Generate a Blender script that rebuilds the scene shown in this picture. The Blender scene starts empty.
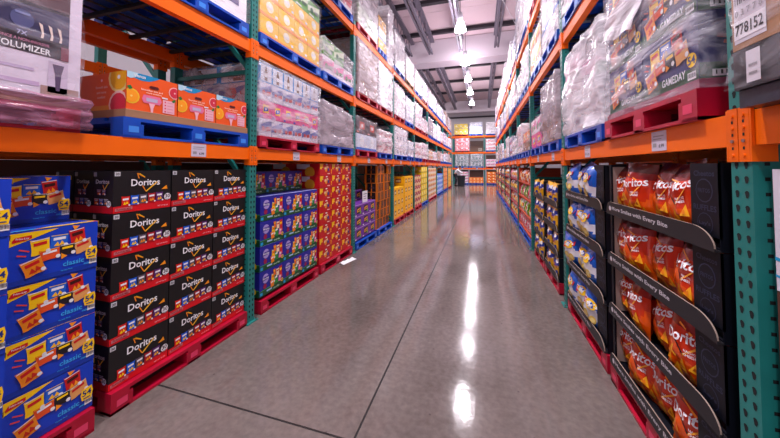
import bpy, math, random
from mathutils import Vector, Matrix, noise
R = math.radians
rnd = random.Random(7)
S = bpy.context.scene
COL = S.collection
PI = math.pi

# ------------------------------------------------------------------ materials
MATS = {}
def srgb(c):
    return tuple(((x/255)/12.92 if x/255 <= 0.04045 else (((x/255)+0.055)/1.055)**2.4) for x in c) + (1.0,)
def mat(name, rgb, rough=0.5, metal=0.0, var=0.0, scale=6.0, bump=0.0, emit=0.0, spec=0.5, coat=0.0):
    if name in MATS: return MATS[name]
    m = bpy.data.materials.new(name); m.use_nodes = True
    nt = m.node_tree; b = nt.nodes['Principled BSDF']
    c = srgb(rgb)
    b.inputs['Base Color'].default_value = c
    b.inputs['Roughness'].default_value = rough
    b.inputs['Metallic'].default_value = metal
    b.inputs['Specular IOR Level'].default_value = spec
    b.inputs['Coat Weight'].default_value = coat
    if emit:
        b.inputs['Emission Color'].default_value = c
        b.inputs['Emission Strength'].default_value = emit
    if var or bump:
        tc = nt.nodes.new('ShaderNodeTexCoord'); n = nt.nodes.new('ShaderNodeTexNoise')
        n.inputs['Scale'].default_value = scale; n.inputs['Detail'].default_value = 4
        nt.links.new(tc.outputs['Object'], n.inputs['Vector'])
        if var:
            r = nt.nodes.new('ShaderNodeValToRGB')
            r.color_ramp.elements[0].position = 0.3; r.color_ramp.elements[1].position = 0.7
            r.color_ramp.elements[0].color = tuple(x*(1-var) for x in c[:3])+(1,)
            r.color_ramp.elements[1].color = tuple(min(1, x*(1+var*0.6)) for x in c[:3])+(1,)
            nt.links.new(n.outputs['Fac'], r.inputs['Fac']); nt.links.new(r.outputs['Color'], b.inputs['Base Color'])
        if bump:
            bp = nt.nodes.new('ShaderNodeBump'); bp.inputs['Strength'].default_value = bump; bp.inputs['Distance'].default_value = 0.01
            nt.links.new(n.outputs['Fac'], bp.inputs['Height']); nt.links.new(bp.outputs['Normal'], b.inputs['Normal'])
    MATS[name] = m
    return m
def P(rgb, rough=0.42):            # printed ink
    return mat('ink_%02x%02x%02x' % rgb, rgb, rough)

def film_mat(name, rgb, lo, hi, ang, seed):
    if name in MATS: return MATS[name]
    m = bpy.data.materials.new(name); m.use_nodes = True
    nt = m.node_tree; N = nt.nodes; L = nt.links
    b = N['Principled BSDF']; out = N['Material Output']
    b.inputs['Base Color'].default_value = srgb(rgb); b.inputs['Roughness'].default_value = 0.16
    b.inputs['Specular IOR Level'].default_value = 0.9
    tr = N.new('ShaderNodeBsdfTransparent'); mx = N.new('ShaderNodeMixShader')
    tc = N.new('ShaderNodeTexCoord'); mp = N.new('ShaderNodeMapping')
    mp.inputs['Rotation'].default_value = (0.1, ang, 0.0); mp.inputs['Scale'].default_value = (1.0, 1.5, 3.2)
    mp.inputs['Location'].default_value = (seed, seed*0.7, seed*0.3)
    n = N.new('ShaderNodeTexNoise'); n.inputs['Scale'].default_value = 2.6; n.inputs['Detail'].default_value = 6; n.inputs['Distortion'].default_value = 1.6
    rp = N.new('ShaderNodeMapRange'); rp.inputs['From Min'].default_value = 0.35; rp.inputs['From Max'].default_value = 0.68
    rp.inputs['To Min'].default_value = lo; rp.inputs['To Max'].default_value = hi
    bp = N.new('ShaderNodeBump'); bp.inputs['Strength'].default_value = 0.7; bp.inputs['Distance'].default_value = 0.03
    L.new(tc.outputs['Object'], mp.inputs['Vector']); L.new(mp.outputs['Vector'], n.inputs['Vector'])
    L.new(n.outputs['Fac'], rp.inputs['Value']); L.new(rp.outputs['Result'], mx.inputs['Fac'])
    L.new(n.outputs['Fac'], bp.inputs['Height']); L.new(bp.outputs['Normal'], b.inputs['Normal'])
    L.new(tr.outputs[0], mx.inputs[1]); L.new(b.outputs[0], mx.inputs[2]); L.new(mx.outputs[0], out.inputs['Surface'])
    MATS[name] = m
    return m
FILM = [film_mat('clear_film', (244, 238, 248), 0.05, 0.55, 0.25, 1.0),
        film_mat('thick_film', (252, 246, 253), 0.3, 0.85, 0.12, 5.0),
        film_mat('grey_film', (190, 176, 186), 0.4, 0.85, -0.2, 9.0),
        film_mat('thin_film', (235, 228, 240), 0.0, 0.3, 0.45, 3.0)]

ORANGE = mat('orange_steel', (252, 108, 0), 0.45, 0, 0.08, 3.0, spec=.3)
ORANGE2 = mat('orange_steel_connector', (246, 104, 0), 0.45, 0, 0.1, 9.0, spec=.3)
GREEN = mat('teal_steel', (30, 124, 118), 0.42, 0, 0.18, 5.0)
HOLE_SHADE = mat('hole_shade', (8, 12, 14), 0.9)  # near-black flat patches painted for the shade inside the holes
BOLT = mat('zinc_bolt', (170, 165, 165), 0.3, 0.9)
GALV = mat('dark_galvanised_wire', (70, 72, 76), 0.5, 0.6)
REDP = mat('red_pallet_paint', (178, 4, 46), 0.4, 0, 0.25, 5.0)
BLUEP = mat('blue_pallet_paint', (0, 76, 190), 0.4, 0, 0.25, 5.0)
WOOD = mat('raw_pallet_wood', (150, 112, 78), 0.8, 0, 0.25, 8.0)
CARD = mat('brown_cardboard', (166, 122, 90), 0.8, 0, 0.12, 5.0)
CARDD = mat('dull_cardboard', (112, 78, 60), 0.85, 0, 0.15, 4.0)
WHITE = P((238, 236, 240)); BLACK = P((14, 13, 15)); YEL = P((255, 205, 8)); RED = P((206, 14, 24)); INKBLUE = P((10, 40, 120))

# ------------------------------------------------------------------ text cache
_txt = {}
def text_mesh(s):
    if s in _txt: return _txt[s]
    cu = bpy.data.curves.new('lettering', 'FONT'); cu.body = s; cu.resolution_u = 2; cu.offset = 0.018; cu.fill_mode = 'FRONT'
    ob = bpy.data.objects.new('lettering', cu); COL.objects.link(ob)
    dg = bpy.context.evaluated_depsgraph_get()
    me = bpy.data.meshes.new_from_object(ob.evaluated_get(dg))
    vs = [(v.co.x, v.co.y) for v in me.vertices]; fs = [tuple(p.vertices) for p in me.polygons]
    bpy.data.objects.remove(ob); bpy.data.curves.remove(cu); bpy.data.meshes.remove(me)
    x0 = min(v[0] for v in vs); x1 = max(v[0] for v in vs); y0 = min(v[1] for v in vs); y1 = max(v[1] for v in vs)
    _txt[s] = ([((x-x0)/(x1-x0), (y-y0)/(y1-y0)) for x, y in vs], fs, (x1-x0)/(y1-y0))
    return _txt[s]

# ------------------------------------------------------------------ mesh builder
class MB:
    def __init__(s): s.v = []; s.f = []; s.m = []; s.mats = []
    def mi(s, m):
        if m not in s.mats: s.mats.append(m)
        return s.mats.index(m)
    def poly(s, pts, m):
        b = len(s.v); s.v += [tuple(p) for p in pts]; s.f.append(tuple(range(b, b+len(pts)))); s.m.append(s.mi(m))
    def mesh(s, vs, fs, m):
        b = len(s.v); s.v += [tuple(p) for p in vs]; k = s.mi(m)
        for i, f in enumerate(fs):
            s.f.append(tuple(b+j for j in f)); s.m.append(k)
    def box(s, x0, y0, z0, x1, y1, z1, m, skip=''):
        vs = [(x0,y0,z0),(x1,y0,z0),(x1,y1,z0),(x0,y1,z0),(x0,y0,z1),(x1,y0,z1),(x1,y1,z1),(x0,y1,z1)]
        s.mesh(vs, [(0,3,2,1),(4,5,6,7),(0,1,5,4),(1,2,6,5),(2,3,7,6),(3,0,4,7)], m)
    def bar(s, a, b, w, h, m):
        a = Vector(a); b = Vector(b); d = (b-a).normalized()
        up = Vector((0,0,1)) if abs(d.z) < 0.95 else Vector((0,1,0))
        r = d.cross(up).normalized()*w/2; u = r.cross(d).normalized()*h/2
        vs = [a-r-u, a+r-u, a+r+u, a-r+u, b-r-u, b+r-u, b+r+u, b-r+u]
        s.mesh(vs, [(0,1,2,3),(4,7,6,5),(0,4,5,1),(1,5,6,2),(2,6,7,3),(3,7,4,0)], m)
    def tube(s, a, b, r, m, n=8, r2=None, caps=True):
        a = Vector(a); b = Vector(b); d = (b-a).normalized(); r2 = r if r2 is None else r2
        up = Vector((0,0,1)) if abs(d.z) < 0.95 else Vector((1,0,0))
        p = d.cross(up).normalized(); q = d.cross(p)
        vs = [a+(p*math.cos(2*PI*i/n)+q*math.sin(2*PI*i/n))*r for i in range(n)] + [b+(p*math.cos(2*PI*i/n)+q*math.sin(2*PI*i/n))*r2 for i in range(n)]
        fs = [(i, (i+1)%n, n+(i+1)%n, n+i) for i in range(n)]
        if caps: fs += [tuple(range(n-1, -1, -1)), tuple(range(n, 2*n))]
        s.mesh(vs, fs, m)
    def lathe(s, prof, m, n=20, c=(0,0,0)):
        vs = []
        for r, z in prof: vs += [(c[0]+r*math.cos(2*PI*i/n), c[1]+r*math.sin(2*PI*i/n), c[2]+z) for i in range(n)]
        fs = []
        for k in range(len(prof)-1):
            for i in range(n): fs.append((k*n+i, k*n+(i+1)%n, (k+1)*n+(i+1)%n, (k+1)*n+i))
        s.mesh(vs, fs, m)
    def build(s, name, parent=None, smooth=False):
        me = bpy.data.meshes.new(name); me.from_pydata([tuple(map(float, p)) for p in s.v], [], s.f); me.update()
        for m in s.mats: me.materials.append(m)
        me.polygons.foreach_set('material_index', s.m)
        if smooth: me.polygons.foreach_set('use_smooth', [True]*len(s.f))
        o = bpy.data.objects.new(name, me); COL.objects.link(o)
        if parent: o.parent = parent
        return o
def empty(name):
    o = bpy.data.objects.new(name, None); COL.objects.link(o); o.empty_display_size = 0.05; return o
def tag(o, label, cat, group=None, kind=None):
    o['label'] = label; o['category'] = cat
    if group: o['group'] = group
    if kind: o['kind'] = kind
    return o
def struct(o): o['kind'] = 'structure'; return o
def kids(o): return KID.get(o.name, [])
KID = {}
def reg(root, *ch):
    KID.setdefault(root.name, []).extend(ch)
def copy_tree(o, parent=None):
    c = o.copy(); COL.objects.link(c)
    if parent: c.parent = parent
    for k in ('label', 'category', 'group'):
        if parent is None and k in c: del c[k]
    for ch in list(o.children): copy_tree(ch, c)
    return c
PROTO = {}
def spawn(key, fn):
    if key in PROTO: return copy_tree(PROTO[key])
    o = fn(); PROTO[key] = o
    return o

# placement against the three shelf fronts
XL, XR, YF = -2.15, 0.86, 26.6
def place(o, side, a0, a1, off, z, tw=0.0):
    if side == 'L': o.location = (XL-off, a0, z); o.rotation_euler = (0, 0, PI/2+tw)
    elif side == 'R': o.location = (XR+off, a1, z); o.rotation_euler = (0, 0, -PI/2+tw)
    else: o.location = (a0, YF+off, z); o.rotation_euler = (0, 0, tw)
    return o

# ------------------------------------------------------------------ printing on carton faces
class Art:
    """2-D print in units of the face (u right, v up, both 0..1)."""
    def __init__(s, mb, fn, w, h, eps=0.0009): s.mb = mb; s.fn = fn; s.w = w; s.h = h; s.e = eps; s.k = 0
    def P(s, u, v, l): return s.fn(u, v, s.e*l)
    def poly(s, pts, m, l=1): s.mb.poly([s.P(min(max(u, 0.0), .992), min(max(v, 0.0), 1.0), l) for u, v in pts], m)
    def rect(s, u0, v0, u1, v1, m, l=1): s.poly([(u0,v0),(u1,v0),(u1,v1),(u0,v1)], m, l)
    def ell(s, cu, cv, r, m, l=2, ry=None, n=14):
        ry = r if ry is None else ry; a = s.w/s.h
        s.poly([(cu+r*math.cos(2*PI*i/n), cv+ry*a*math.sin(2*PI*i/n)) for i in range(n)], m, l)
    def line(s, a, b, t, m, l=2):
        A = Vector((a[0]*s.w, a[1]*s.h)); B = Vector((b[0]*s.w, b[1]*s.h)); d = (B-A).normalized(); n = Vector((-d.y, d.x))*t*s.w/2
        s.poly([(p.x/s.w, p.y/s.h) for p in (A-n, B-n, B+n, A+n)], m, l)
    def bag(s, cu, cv, bw, bh, m, m2, rot=0, l=2, chip=None):
        a = s.w/s.h; c, sn = math.cos(R(rot)), math.sin(R(rot))
        def T(x, y): return (cu+(x*c-y*sn), cv+(x*sn+y*c)*a)
        pts = [(-.5,-.5),(-.3,-.54),(0,-.5),(.3,-.54),(.5,-.5),(.46,-.2),(.47,.2),(.5,.5),(.2,.46),(-.2,.46),(-.5,.5),(-.47,.2),(-.46,-.2)]
        s.poly([T(x*bw, y*bh) for x, y in pts], m, l)
        s.poly([T(x*bw, y*bh) for x, y in [(-.34,.06),(.34,.1),(.34,.3),(-.34,.26)]], m2, l+1)
        if bw > .15:
            k = [T(.36*bw+.028*math.cos(2*PI*i/8), -.36*bh+.028*math.sin(2*PI*i/8)) for i in range(8)]; s.poly(k, WHITE, l+3)
            s.poly([T(x*bw, y*bh) for x, y in [(-.46,.40),(.46,.42),(.46,.46),(-.46,.45)]], WHITE if m2 is not WHITE else YEL, l+1)
        if chip:
            s.poly([T(x*bw, y*bh) for x, y in [(-.3,-.36),(.05,-.4),(-.1,-.05)]], chip, l+1)
            s.poly([T(x*bw, y*bh) for x, y in [(.0,-.34),(.34,-.3),(.12,.0)]], chip, l+2)
    def text(s, t, u, v, h, m, l=3, al='c', rot=0, sx=1.0, sh=0.0, width=None):
        vs, fs, asp = text_mesh(t)
        hh = h*s.h; ww = hh*asp*sx
        if width: ww = width*s.w
        ox = {'c': -ww/2, 'l': 0, 'r': -ww}[al]; c, sn = math.cos(R(rot)), math.sin(R(rot))
        out = []
        for x, y in vs:
            X = ox+x*ww+sh*(y-.5)*hh; Y = (y-.5)*hh
            out.append(s.P(u+(X*c-Y*sn)/s.w, v+(X*sn+Y*c)/s.h, l))
        s.mb.mesh(out, fs, m)

def faces(mb, w, d, h):
    return (Art(mb, lambda u, v, e: (u*w, -e, v*h), w, h),
            Art(mb, lambda u, v, e: (-e, d-u*d, v*h), d, h),
            Art(mb, lambda u, v, e: (w+e, u*d, v*h), d, h),
            Art(mb, lambda u, v, e: (u*w, v*d, h+e), w, d))
def shell(mb, w, d, h, m, g=0.003):
    mb.box(g*.3, 0, 0, w-g, d-g, h-g*.6, m)

CHIP = P((247, 150, 20)); CHIPY = P((250, 190, 40)); LBLUE = P((60, 170, 235)); GREY = P((150, 145, 150))
DRED = P((150, 16, 30)); PURP = P((84, 40, 130)); MBLUE = P((20, 95, 205)); PINK = P((236, 120, 160)); LPINK = P((246, 186, 200))
TAN = P((226, 160, 90)); ORG = P((240, 110, 24)); GRN = P((30, 120, 50)); DGRN = P((18, 78, 44)); CYAN = P((30, 160, 210))

def snack_cluster(A, x0=0.0, y0=0.0, s=1.0):
    f = lambda u, v: (x0+u*s, y0+v*s)
    A.bag(*f(.33,.66), .20*s, .22*s, YEL, RED, 4, 2); A.bag(*f(.53,.71), .20*s, .19*s, MBLUE, WHITE, -2, 2, CHIPY)
    A.bag(*f(.74,.74), .19*s, .24*s, P((200,24,24)), P((60,8,8)), 8, 3, CHIP); A.bag(*f(.43,.48), .22*s, .15*s, P((226,80,30)), WHITE, 5, 4)
    A.bag(*f(.62,.51), .18*s, .16*s, P((30,24,30)), YEL, 0, 5); A.bag(*f(.81,.52), .22*s, .18*s, TAN, RED, 14, 4)
    A.bag(*f(.26,.30), .22*s, .22*s, P((240,140,20)), RED, 18, 6, P((200,40,20)))
    A.poly([f(.70,.88), f(.76,.96), f(.67,.98)], CHIP, 4); A.poly([f(.55,.33), f(.62,.38), f(.55,.45)], CHIP, 6)
    A.line(f(.10,.56), f(.19,.52), .018*s, P((230,70,40)), 3); A.line(f(.12,.66), f(.22,.60), .018*s, P((230,70,40)), 3)

def barcode(A, u0, v0, u1, v1, l=3):
    A.rect(u0, v0, u1, v1, WHITE, l)
    n = 9; 
    for i in range(n):
        x = u0+(u1-u0)*(i+.6)/(n+.6); t = (u1-u0)/n*(.3+.25*((i*7)%3)/2)
        A.rect(x, v0+(v1-v0)*.25, x+t, v1-(v1-v0)*.12, BLACK, l+1)

def k_lays(w, d, h):
    mb = MB(); BL = mat('blue_carton', (14, 60, 190), .38)
    shell(mb, w, d, h, BL); F, Lf, Rt, T = faces(mb, w, d, h)
    F.rect(0, .0, 1, .10, P((10, 52, 160)), 1)
    F.poly([(0,.97),(.52,.97),(.30,.86),(0,.72)], YEL, 1)
    F.poly([(.05,.83),(.08,.89),(.24,.91),(.24,.85),(.18,.82),(.06,.80)], RED, 2); F.text('Frito-Lay', .15, .86, .045, WHITE, 3)
    snack_cluster(F)
    F.text('classic', .70, .22, .10, LBLUE, 3); F.text('mix', .86, .13, .045, LBLUE, 3); F.text('Variety Pack', .62, .09, .035, LBLUE, 3)
    F.poly([(.83,.34),(.85,.45),(.97,.47),(.985,.36),(.97,.21),(.85,.22)], YEL, 8); F.text('54', .908, .36, .12, INKBLUE, 9); F.rect(.865,.245,.95,.265,INKBLUE,9)
    barcode(F, .89, .10, .985, .21)
    for A in (Lf, Rt):
        A.rect(0, .9, 1, 1, YEL, 1); A.bag(.45,.5,.4,.5, P((240,140,20)), RED, 10, 2, P((200,40,20))); A.text('54', .84, .3, .14, YEL, 3)
    T.rect(0, 0, 1, .12, P((220,90,130)), 1); T.poly([(.3,0),(.9,0),(1,.12),(.4,.12)], YEL, 2); T.poly([(.0,0),(.25,0),(.35,.12),(.1,.12)], LBLUE, 2)
    return mb.build('snack_carton')

def k_doritos(w, d, h):
    mb = MB(); BK = mat('black_carton', (20, 19, 21), .4)
    shell(mb, w, d, h, BK); F, Lf, Rt, T = faces(mb, w, d, h)
    OUT = P((246, 140, 30))
    F.poly([(0,0),(.998,0),(.998,.22),(0,.15)], P((214, 10, 26)), 1)
    F.text('Doritos', .52, .70, .17, WHITE, 4, width=.50)
    F.line((.37,.93),(.50,.82), .016, OUT, 3); F.line((.37,.93),(.40,.80), .016, OUT, 3); F.line((.40,.93),(.50,.83), .008, YEL, 5)
    F.line((.46,.62),(.52,.47), .016, OUT, 3); F.line((.52,.47),(.72,.70), .022, CHIPY, 5)
    for i, (c, e) in enumerate([((214,28,20), YEL), ((16,90,210), YEL), ((92,78,92), CHIP), ((170,16,40), CHIP), ((92,34,110), CHIPY)]):
        F.bag(.19+i*.145, .27+i*.012, .135, .17, P(c), WHITE, 0, 3+i%2, e)
        F.ell(.245+i*.145, .17+i*.012, .016, WHITE, 6, n=8)
    F.poly([(.80,.50),(.90,.60),(.92,.50)], CHIP, 5)
    F.ell(.925, .29, .066, WHITE, 4, n=18); F.text('30', .925, .31, .10, BLACK, 5); F.text('BAGS', .925, .22, .03, BLACK, 5)
    F.poly([(.03,.04),(.30,.06),(.30,.13),(.03,.11)], P((200,110,116)), 3); F.text('FLAVOR MIX', .165, .085, .045, DRED, 4, width=.22)
    F.text('NET WT 30 OZ', .84, .07, .03, LPINK, 3); F.rect(.015, .87, .10, .97, P((205,205,210)), 2); F.text('30', .057, .92, .06, BLACK, 3)
    for A in (Lf, Rt):
        A.poly([(0,0),(1,0),(1,.17),(0,.17)], P((190, 10, 24)), 1)
        A.text('Doritos', .5, .74, .10, P((205,200,205)), 3, width=.66); A.line((.52,.66),(.60,.55), .03, OUT, 3); A.line((.60,.55),(.80,.72), .03, CHIPY, 3)
        for i in range(3): A.bag(.22+i*.24, .27, .22, .20, P([(150,26,20),(16,60,160),(80,60,90)][i]), GREY, 0, 3, CHIP)
        for i in range(2): A.bag(.34+i*.24, .49, .20, .18, P([(140,20,40),(80,34,100)][i]), GREY, 0, 3, CHIP)
        A.ell(.84, .22, .11, WHITE, 5); A.text('30', .84, .23, .09, BLACK, 6)
        A.rect(.04,.86,.2,.96, GREY, 2)
    T.rect(.1,.3,.9,.32, P((60,58,60)), 1)
    return mb.build('tortilla_chip_carton')

def k_mixed(w, d, h):
    mb = MB(); BL = mat('royal_blue_carton', (34, 36, 150), .38)
    shell(mb, w, d, h, BL); F, Lf, Rt, T = faces(mb, w, d, h)
    for A in (F, Lf, Rt):
        A.poly([(0,0),(1,0),(1,.26),(0,.20)], DGRN, 1); A.poly([(0,.20),(1,.26),(1,.29),(0,.22)], P((70,170,80)), 2)
    F.ell(.24, .66, .13, P((170,150,215)), 2); F.poly([(.10,.58),(.38,.62),(.38,.76),(.10,.72)], P((70,50,150)), 3); F.text('Munchies', .24, .67, .09, WHITE, 4, width=.24)
    F.ell(.21, .36, .07, P((150,20,70)), 3); F.rect(.28,.10,.50,.17, P((160,200,230)), 3)
    F.bag(.55,.52,.16,.26,YEL,ORG,-6,3); F.bag(.68,.44,.15,.24,P((40,140,60)),WHITE,6,4); F.bag(.74,.70,.13,.20,P((250,220,180)),RED,0,5)
    F.bag(.88,.66,.13,.34,P((200,24,30)),YEL,3,5); F.bag(.50,.34,.14,.20,P((240,130,20)),WHITE,12,5); F.bag(.84,.40,.12,.18,PINK,WHITE,-8,6); F.bag(.60,.76,.10,.18,ORG,YEL,10,6)
    F.ell(.94,.27,.055, YEL, 7); F.text('42',.94,.27,.09,INKBLUE,8)
    F.text('Snack Mix', .70, .10, .07, P((190,220,190)), 3); F.rect(.02,.04,.12,.16, CYAN, 3)
    for A in (Lf, Rt):
        A.ell(.7,.22,.14,YEL,3); A.bag(.5,.6,.3,.35,P((180,30,60)),YEL,0,3); A.bag(.3,.4,.2,.3,P((200,90,30)),WHITE,0,4)
    T.rect(0,0,1,.14,P((190,200,240)),1)
    return mb.build('snack_mix_carton')

def k_red(w, d, h):
    mb = MB(); RD = mat('red_carton', (196, 8, 22), .4)
    shell(mb, w, d, h, RD); F, Lf, Rt, T = faces(mb, w, d, h)
    F.poly([(.02,.98),(.30,.98),(.24,.80),(.28,.66),(.16,.66),(.14,.52),(.02,.56)], P((246,190,10)), 1)
    F.ell(.50,.52,.10,P((240,150,40)),2); F.poly([(.36,.52),(.68,.62),(.66,.80),(.38,.70)], P((250,232,170)), 3); F.text('Takis', .52, .68, .16, RED, 4, width=.24)
    F.ell(.70,.50,.07,P((40,60,140)),4); F.rect(.48,.88,.62,.97,WHITE,2); F.poly([(.92,.50),(.985,.54),(.985,.2),(.93,.14)],P((250,196,10)),2)
    F.ell(.93,.30,.04,ORG,3); F.rect(.62,.12,.82,.20,P((240,200,190)),2)
    for A in (Lf, Rt):
        A.rect(.05,.55,.6,.95,P((225,215,220)),1); A.ell(.6,.3,.2,P((220,150,30)),2)
    return mb.build('red_snack_carton')

def k_generic(base, acc, acc2, style=0, name='grocery_carton'):
    def f(w, d, h):
        mb = MB(); M = P(base, .45)
        shell(mb, w, d, h, M); F, Lf, Rt, T = faces(mb, w, d, h)
        A1, A2 = P(acc), P(acc2)
        for A, s in ((F, 1), (Lf, .8), (Rt, .8)):
            if style == 0:
                A.rect(.0,.0,1,.16,A1,1); A.ell(.5,.58,.2*s,A2,2); A.rect(.36,.52,.64,.66,WHITE,3); A.rect(.8,.22,.95,.36,WHITE,2)
            elif style == 1:      # bottles on a light panel
                A.rect(.06,.05,.94,.95,A1,1); A.poly([(.36,.1),(.60,.1),(.60,.62),(.53,.78),(.53,.9),(.43,.9),(.43,.78),(.36,.62)],A2,2); A.rect(.38,.28,.58,.5,WHITE,3)
            elif style == 2:      # diagonal
                A.poly([(0,.6),(1,.95),(1,.6),(0,.25)],A1,1); A.ell(.32,.42,.13,A2,3); A.poly([(.55,.3),(.9,.36),(.86,.56),(.52,.5)],A2,3); A.rect(.1,.06,.5,.14,WHITE,2)
            elif style == 3:      # bold emblem
                A.rect(.28,.30,.74,.76,A1,1); A.poly([(.32,.36),(.70,.44),(.68,.66),(.34,.6)],A2,2); A.ell(.5,.52,.07,WHITE,3); A.rect(.05,.05,.25,.14,A2,2)
            elif style == 4:      # striped edge
                A.rect(0,0,1,.07,A1,1); A.rect(0,0,.16,1,A1,2); A.rect(.84,0,1,1,A1,2); A.rect(.46,0,.54,1,A1,2); A.poly([(.25,.35),(.75,.45),(.7,.66),(.3,.56)],A2,2)
            elif style == 6:
                A.rect(.22,.22,.80,.82,A1,1); A.poly([(.26,.34),(.74,.44),(.72,.72),(.28,.6)],A2,2); A.poly([(.34,.42),(.66,.5),(.64,.6),(.36,.52)],P((60,20,90)),3); A.ell(.7,.3,.1,P((120,170,40)),3); A.rect(0,.93,1,1,P((190,150,220)),1); A.rect(.04,.04,.2,.14,WHITE,2)
            elif style == 5:      # plain shipping carton with tape and a label
                A.rect(0,.47,1,.53,A1,1); A.rect(.62,.12,.9,.36,A2,2); A.rect(.65,.2,.86,.23,BLACK,3); A.rect(.65,.27,.8,.29,BLACK,3)
        return mb.build(name)
    return f

KINDS = {
 'lays': k_lays, 'doritos': k_doritos, 'mixed': k_mixed, 'red': k_red,
 'purple': k_generic((112,44,160),(30,16,50),(250,176,20),6,'purple_snack_carton'),
 'blackorange': k_generic((26,20,24),(238,128,24),(70,50,60),4,'black_and_orange_carton'),
 'yellow': k_generic((255,190,0),(150,60,40),(240,216,150),3,'yellow_carton'),
 'redcream': k_generic((178,24,40),(238,216,180),(240,200,120),2,'red_and_cream_carton'),
 'lemon': k_generic((238,206,10),(180,160,20),(250,240,120),0,'lemon_yellow_carton'),
 'whiteyel': k_generic((232,222,210),(224,170,30),(190,60,50),2,'white_and_yellow_carton'),
 'blue': k_generic((50,110,220),(150,190,245),(220,230,250),2,'light_blue_carton'),
 'orange': k_generic((240,120,16),(200,60,20),(250,200,120),0,'orange_carton'),
 'brown': k_generic((150,108,80),(180,140,105),(225,220,215),5,'cardboard_carton'),
 'dim': k_generic((92,68,58),(110,84,66),(160,150,140),5,'cardboard_carton'),  # darker cardboard, mainly for boxes that darken the rack backs
 'white': k_generic((244,240,246),(200,190,205),(120,110,150),5,'white_carton'),
 'whiteblue': k_generic((216,222,238),(40,110,210),(240,244,250),0,'white_and_blue_carton'),
 'whitered': k_generic((236,226,228),(206,30,60),(230,140,150),2,'white_and_red_carton'),
 'grey': k_generic((168,158,168),(140,130,140),(210,205,212),5,'grey_carton'),
 'bottles': k_generic((60,150,220),(225,225,235),(120,84,60),1,'bottle_carton'),
 'pinkyel': k_generic((226,60,140),(250,200,20),(30,80,200),3,'pink_carton'),
 'sauce': k_generic((210,205,222),(90,100,170),(200,60,60),2,'pale_mixed_carton'),
 'yelgreen': k_generic((244,196,60),(246,150,60),(245,240,215),0,'yellow_carton'),
 'green': k_generic((90,160,60),(220,230,200),(40,90,50),2,'green_carton'),
 'berry': k_generic((60,40,46),(190,50,20),(226,140,130),3,'dark_carton'),
 'whitepink': k_generic((236,220,230),(232,130,180),(120,150,120),2,'pink_and_white_carton'),
 'teal': k_generic((120,150,150),(70,100,105),(190,205,205),1,'grey_green_carton'),
 'redplain': k_generic((214,50,70),(240,150,150),(250,220,220),0,'red_carton'),
 'coral': k_generic((224,60,60),(250,150,60),(250,190,120),1,'coral_carton'),
}
def carton(kind, w, d, h):
    return spawn((kind, round(w, 3), round(d, 3), round(h, 3)), lambda: KINDS[kind](w, d, h))

# ------------------------------------------------------------------ pallets
def pallet_proto(w, color, parts, d=1.2):
    m = {'red': REDP, 'blue': BLUEP, 'wood': WOOD}[color]
    root = empty('pallet') if parts else None
    deck = MB(); n = 7
    bw = d/n*.8
    for i in range(n):
        y = i*(d-bw)/(n-1); deck.box(0, y, .108, w, y+bw, .13, m)
    for x in (0, w/2-.05, w-.1): deck.box(x, 0, .09, x+.1, d, .108, m)
    bot = MB()
    for x in (0, w/2-.05, w-.1): bot.box(x, 0, 0, x+.1, d, .016, m)
    for y in (0, d/2-.05, d-.1): bot.box(0, y, 0.001, w, y+.1, .017, m)
    if not parts:
        for x in (0, w/2-.06, w-.12):
            for y in (0.0, d/2-.06, d-.12): deck.box(x, y, .016, x+.12, y+.12, .09, m)
        deck.v += bot.v and []
        b = len(deck.v); deck.v += bot.v; deck.f += [tuple(i+b for i in f) for f in bot.f]; deck.m += bot.m
        return deck.build('pallet')
    deck.build('top_deck', root); bot.build('bottom_boards', root)
    for x in (0, w/2-.06, w-.12):
        for y in (0.0, d/2-.06, d-.12):
            b = MB(); b.box(x, y, .017, x+.12, y+.12, .09, m)
            if y == 0.0: b.poly([(x+.03,-.001,.035),(x+.09,-.001,.035),(x+.09,-.001,.075),(x+.03,-.001,.075)], P((226,60,100) if color == 'red' else (60,140,235)))
            b.build('block', root)
    return root
def pallet(color, side, a0, a1, off, z, where, group):
    near = (side != 'F' and a0 < 8)
    o = spawn(('pal', color, round(a1-a0, 2), near), lambda: pallet_proto(round(a1-a0, 2), color, near))
    place(o, side, a0, a1, off, z)
    tag(o, '%s pallet %s' % ({'wood': 'bare wood'}.get(color, color), where), 'pallet', group)
    return o

# ------------------------------------------------------------------ shrink film
def film_shell(w, d, h, m, seed, taper=0.0, slope=0.0, amp=0.02, bulge=0.012, z0=-0.1):
    mb = MB(); nx, nz, ny = 14, 12, 8
    ring = []
    for i in range(nx): ring.append((i/nx, 0.0))
    for i in range(ny): ring.append((1.0, i/ny))
    for i in range(nx): ring.append((1-i/nx, 1.0))
    for i in range(ny): ring.append((0.0, 1-i/ny))
    n = len(ring); vs = []
    def pt(u, v, t):
        cx, cy = w/2, d/2; top = h-slope*h*u
        z = z0+(top-z0)*t
        k = 1+(bulge*math.sin(t*9+seed))/max(w, .3)-taper*max(0, t-.6)
        x = cx+(u-.5)*(w+.012)*k; y = cy+(v-.5)*(d+.012)*k
        nn = noise.noise_vector(Vector((u*5+seed, v*5+t*3, t*7-u*4)))
        return Vector((x, y, z))+Vector((nn.x*amp, (nn.y-.4)*amp, nn.z*amp*.5 if t > .02 else .004))
    for j in range(nz+1):
        for u, v in ring: vs.append(pt(u, v, j/nz))
    fs = [(j*n+i, j*n+(i+1)%n, (j+1)*n+(i+1)%n, (j+1)*n+i) for j in range(nz) for i in range(n)]
    b = len(vs); c = Vector((w/2, d/2, h-slope*h*.5+.005))
    vs.append(c)
    fs += [(nz*n+i, nz*n+(i+1)%n, b) for i in range(n)]
    mb.mesh(vs, fs, m)
    return mb.build('shrink_film', None, True)

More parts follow.
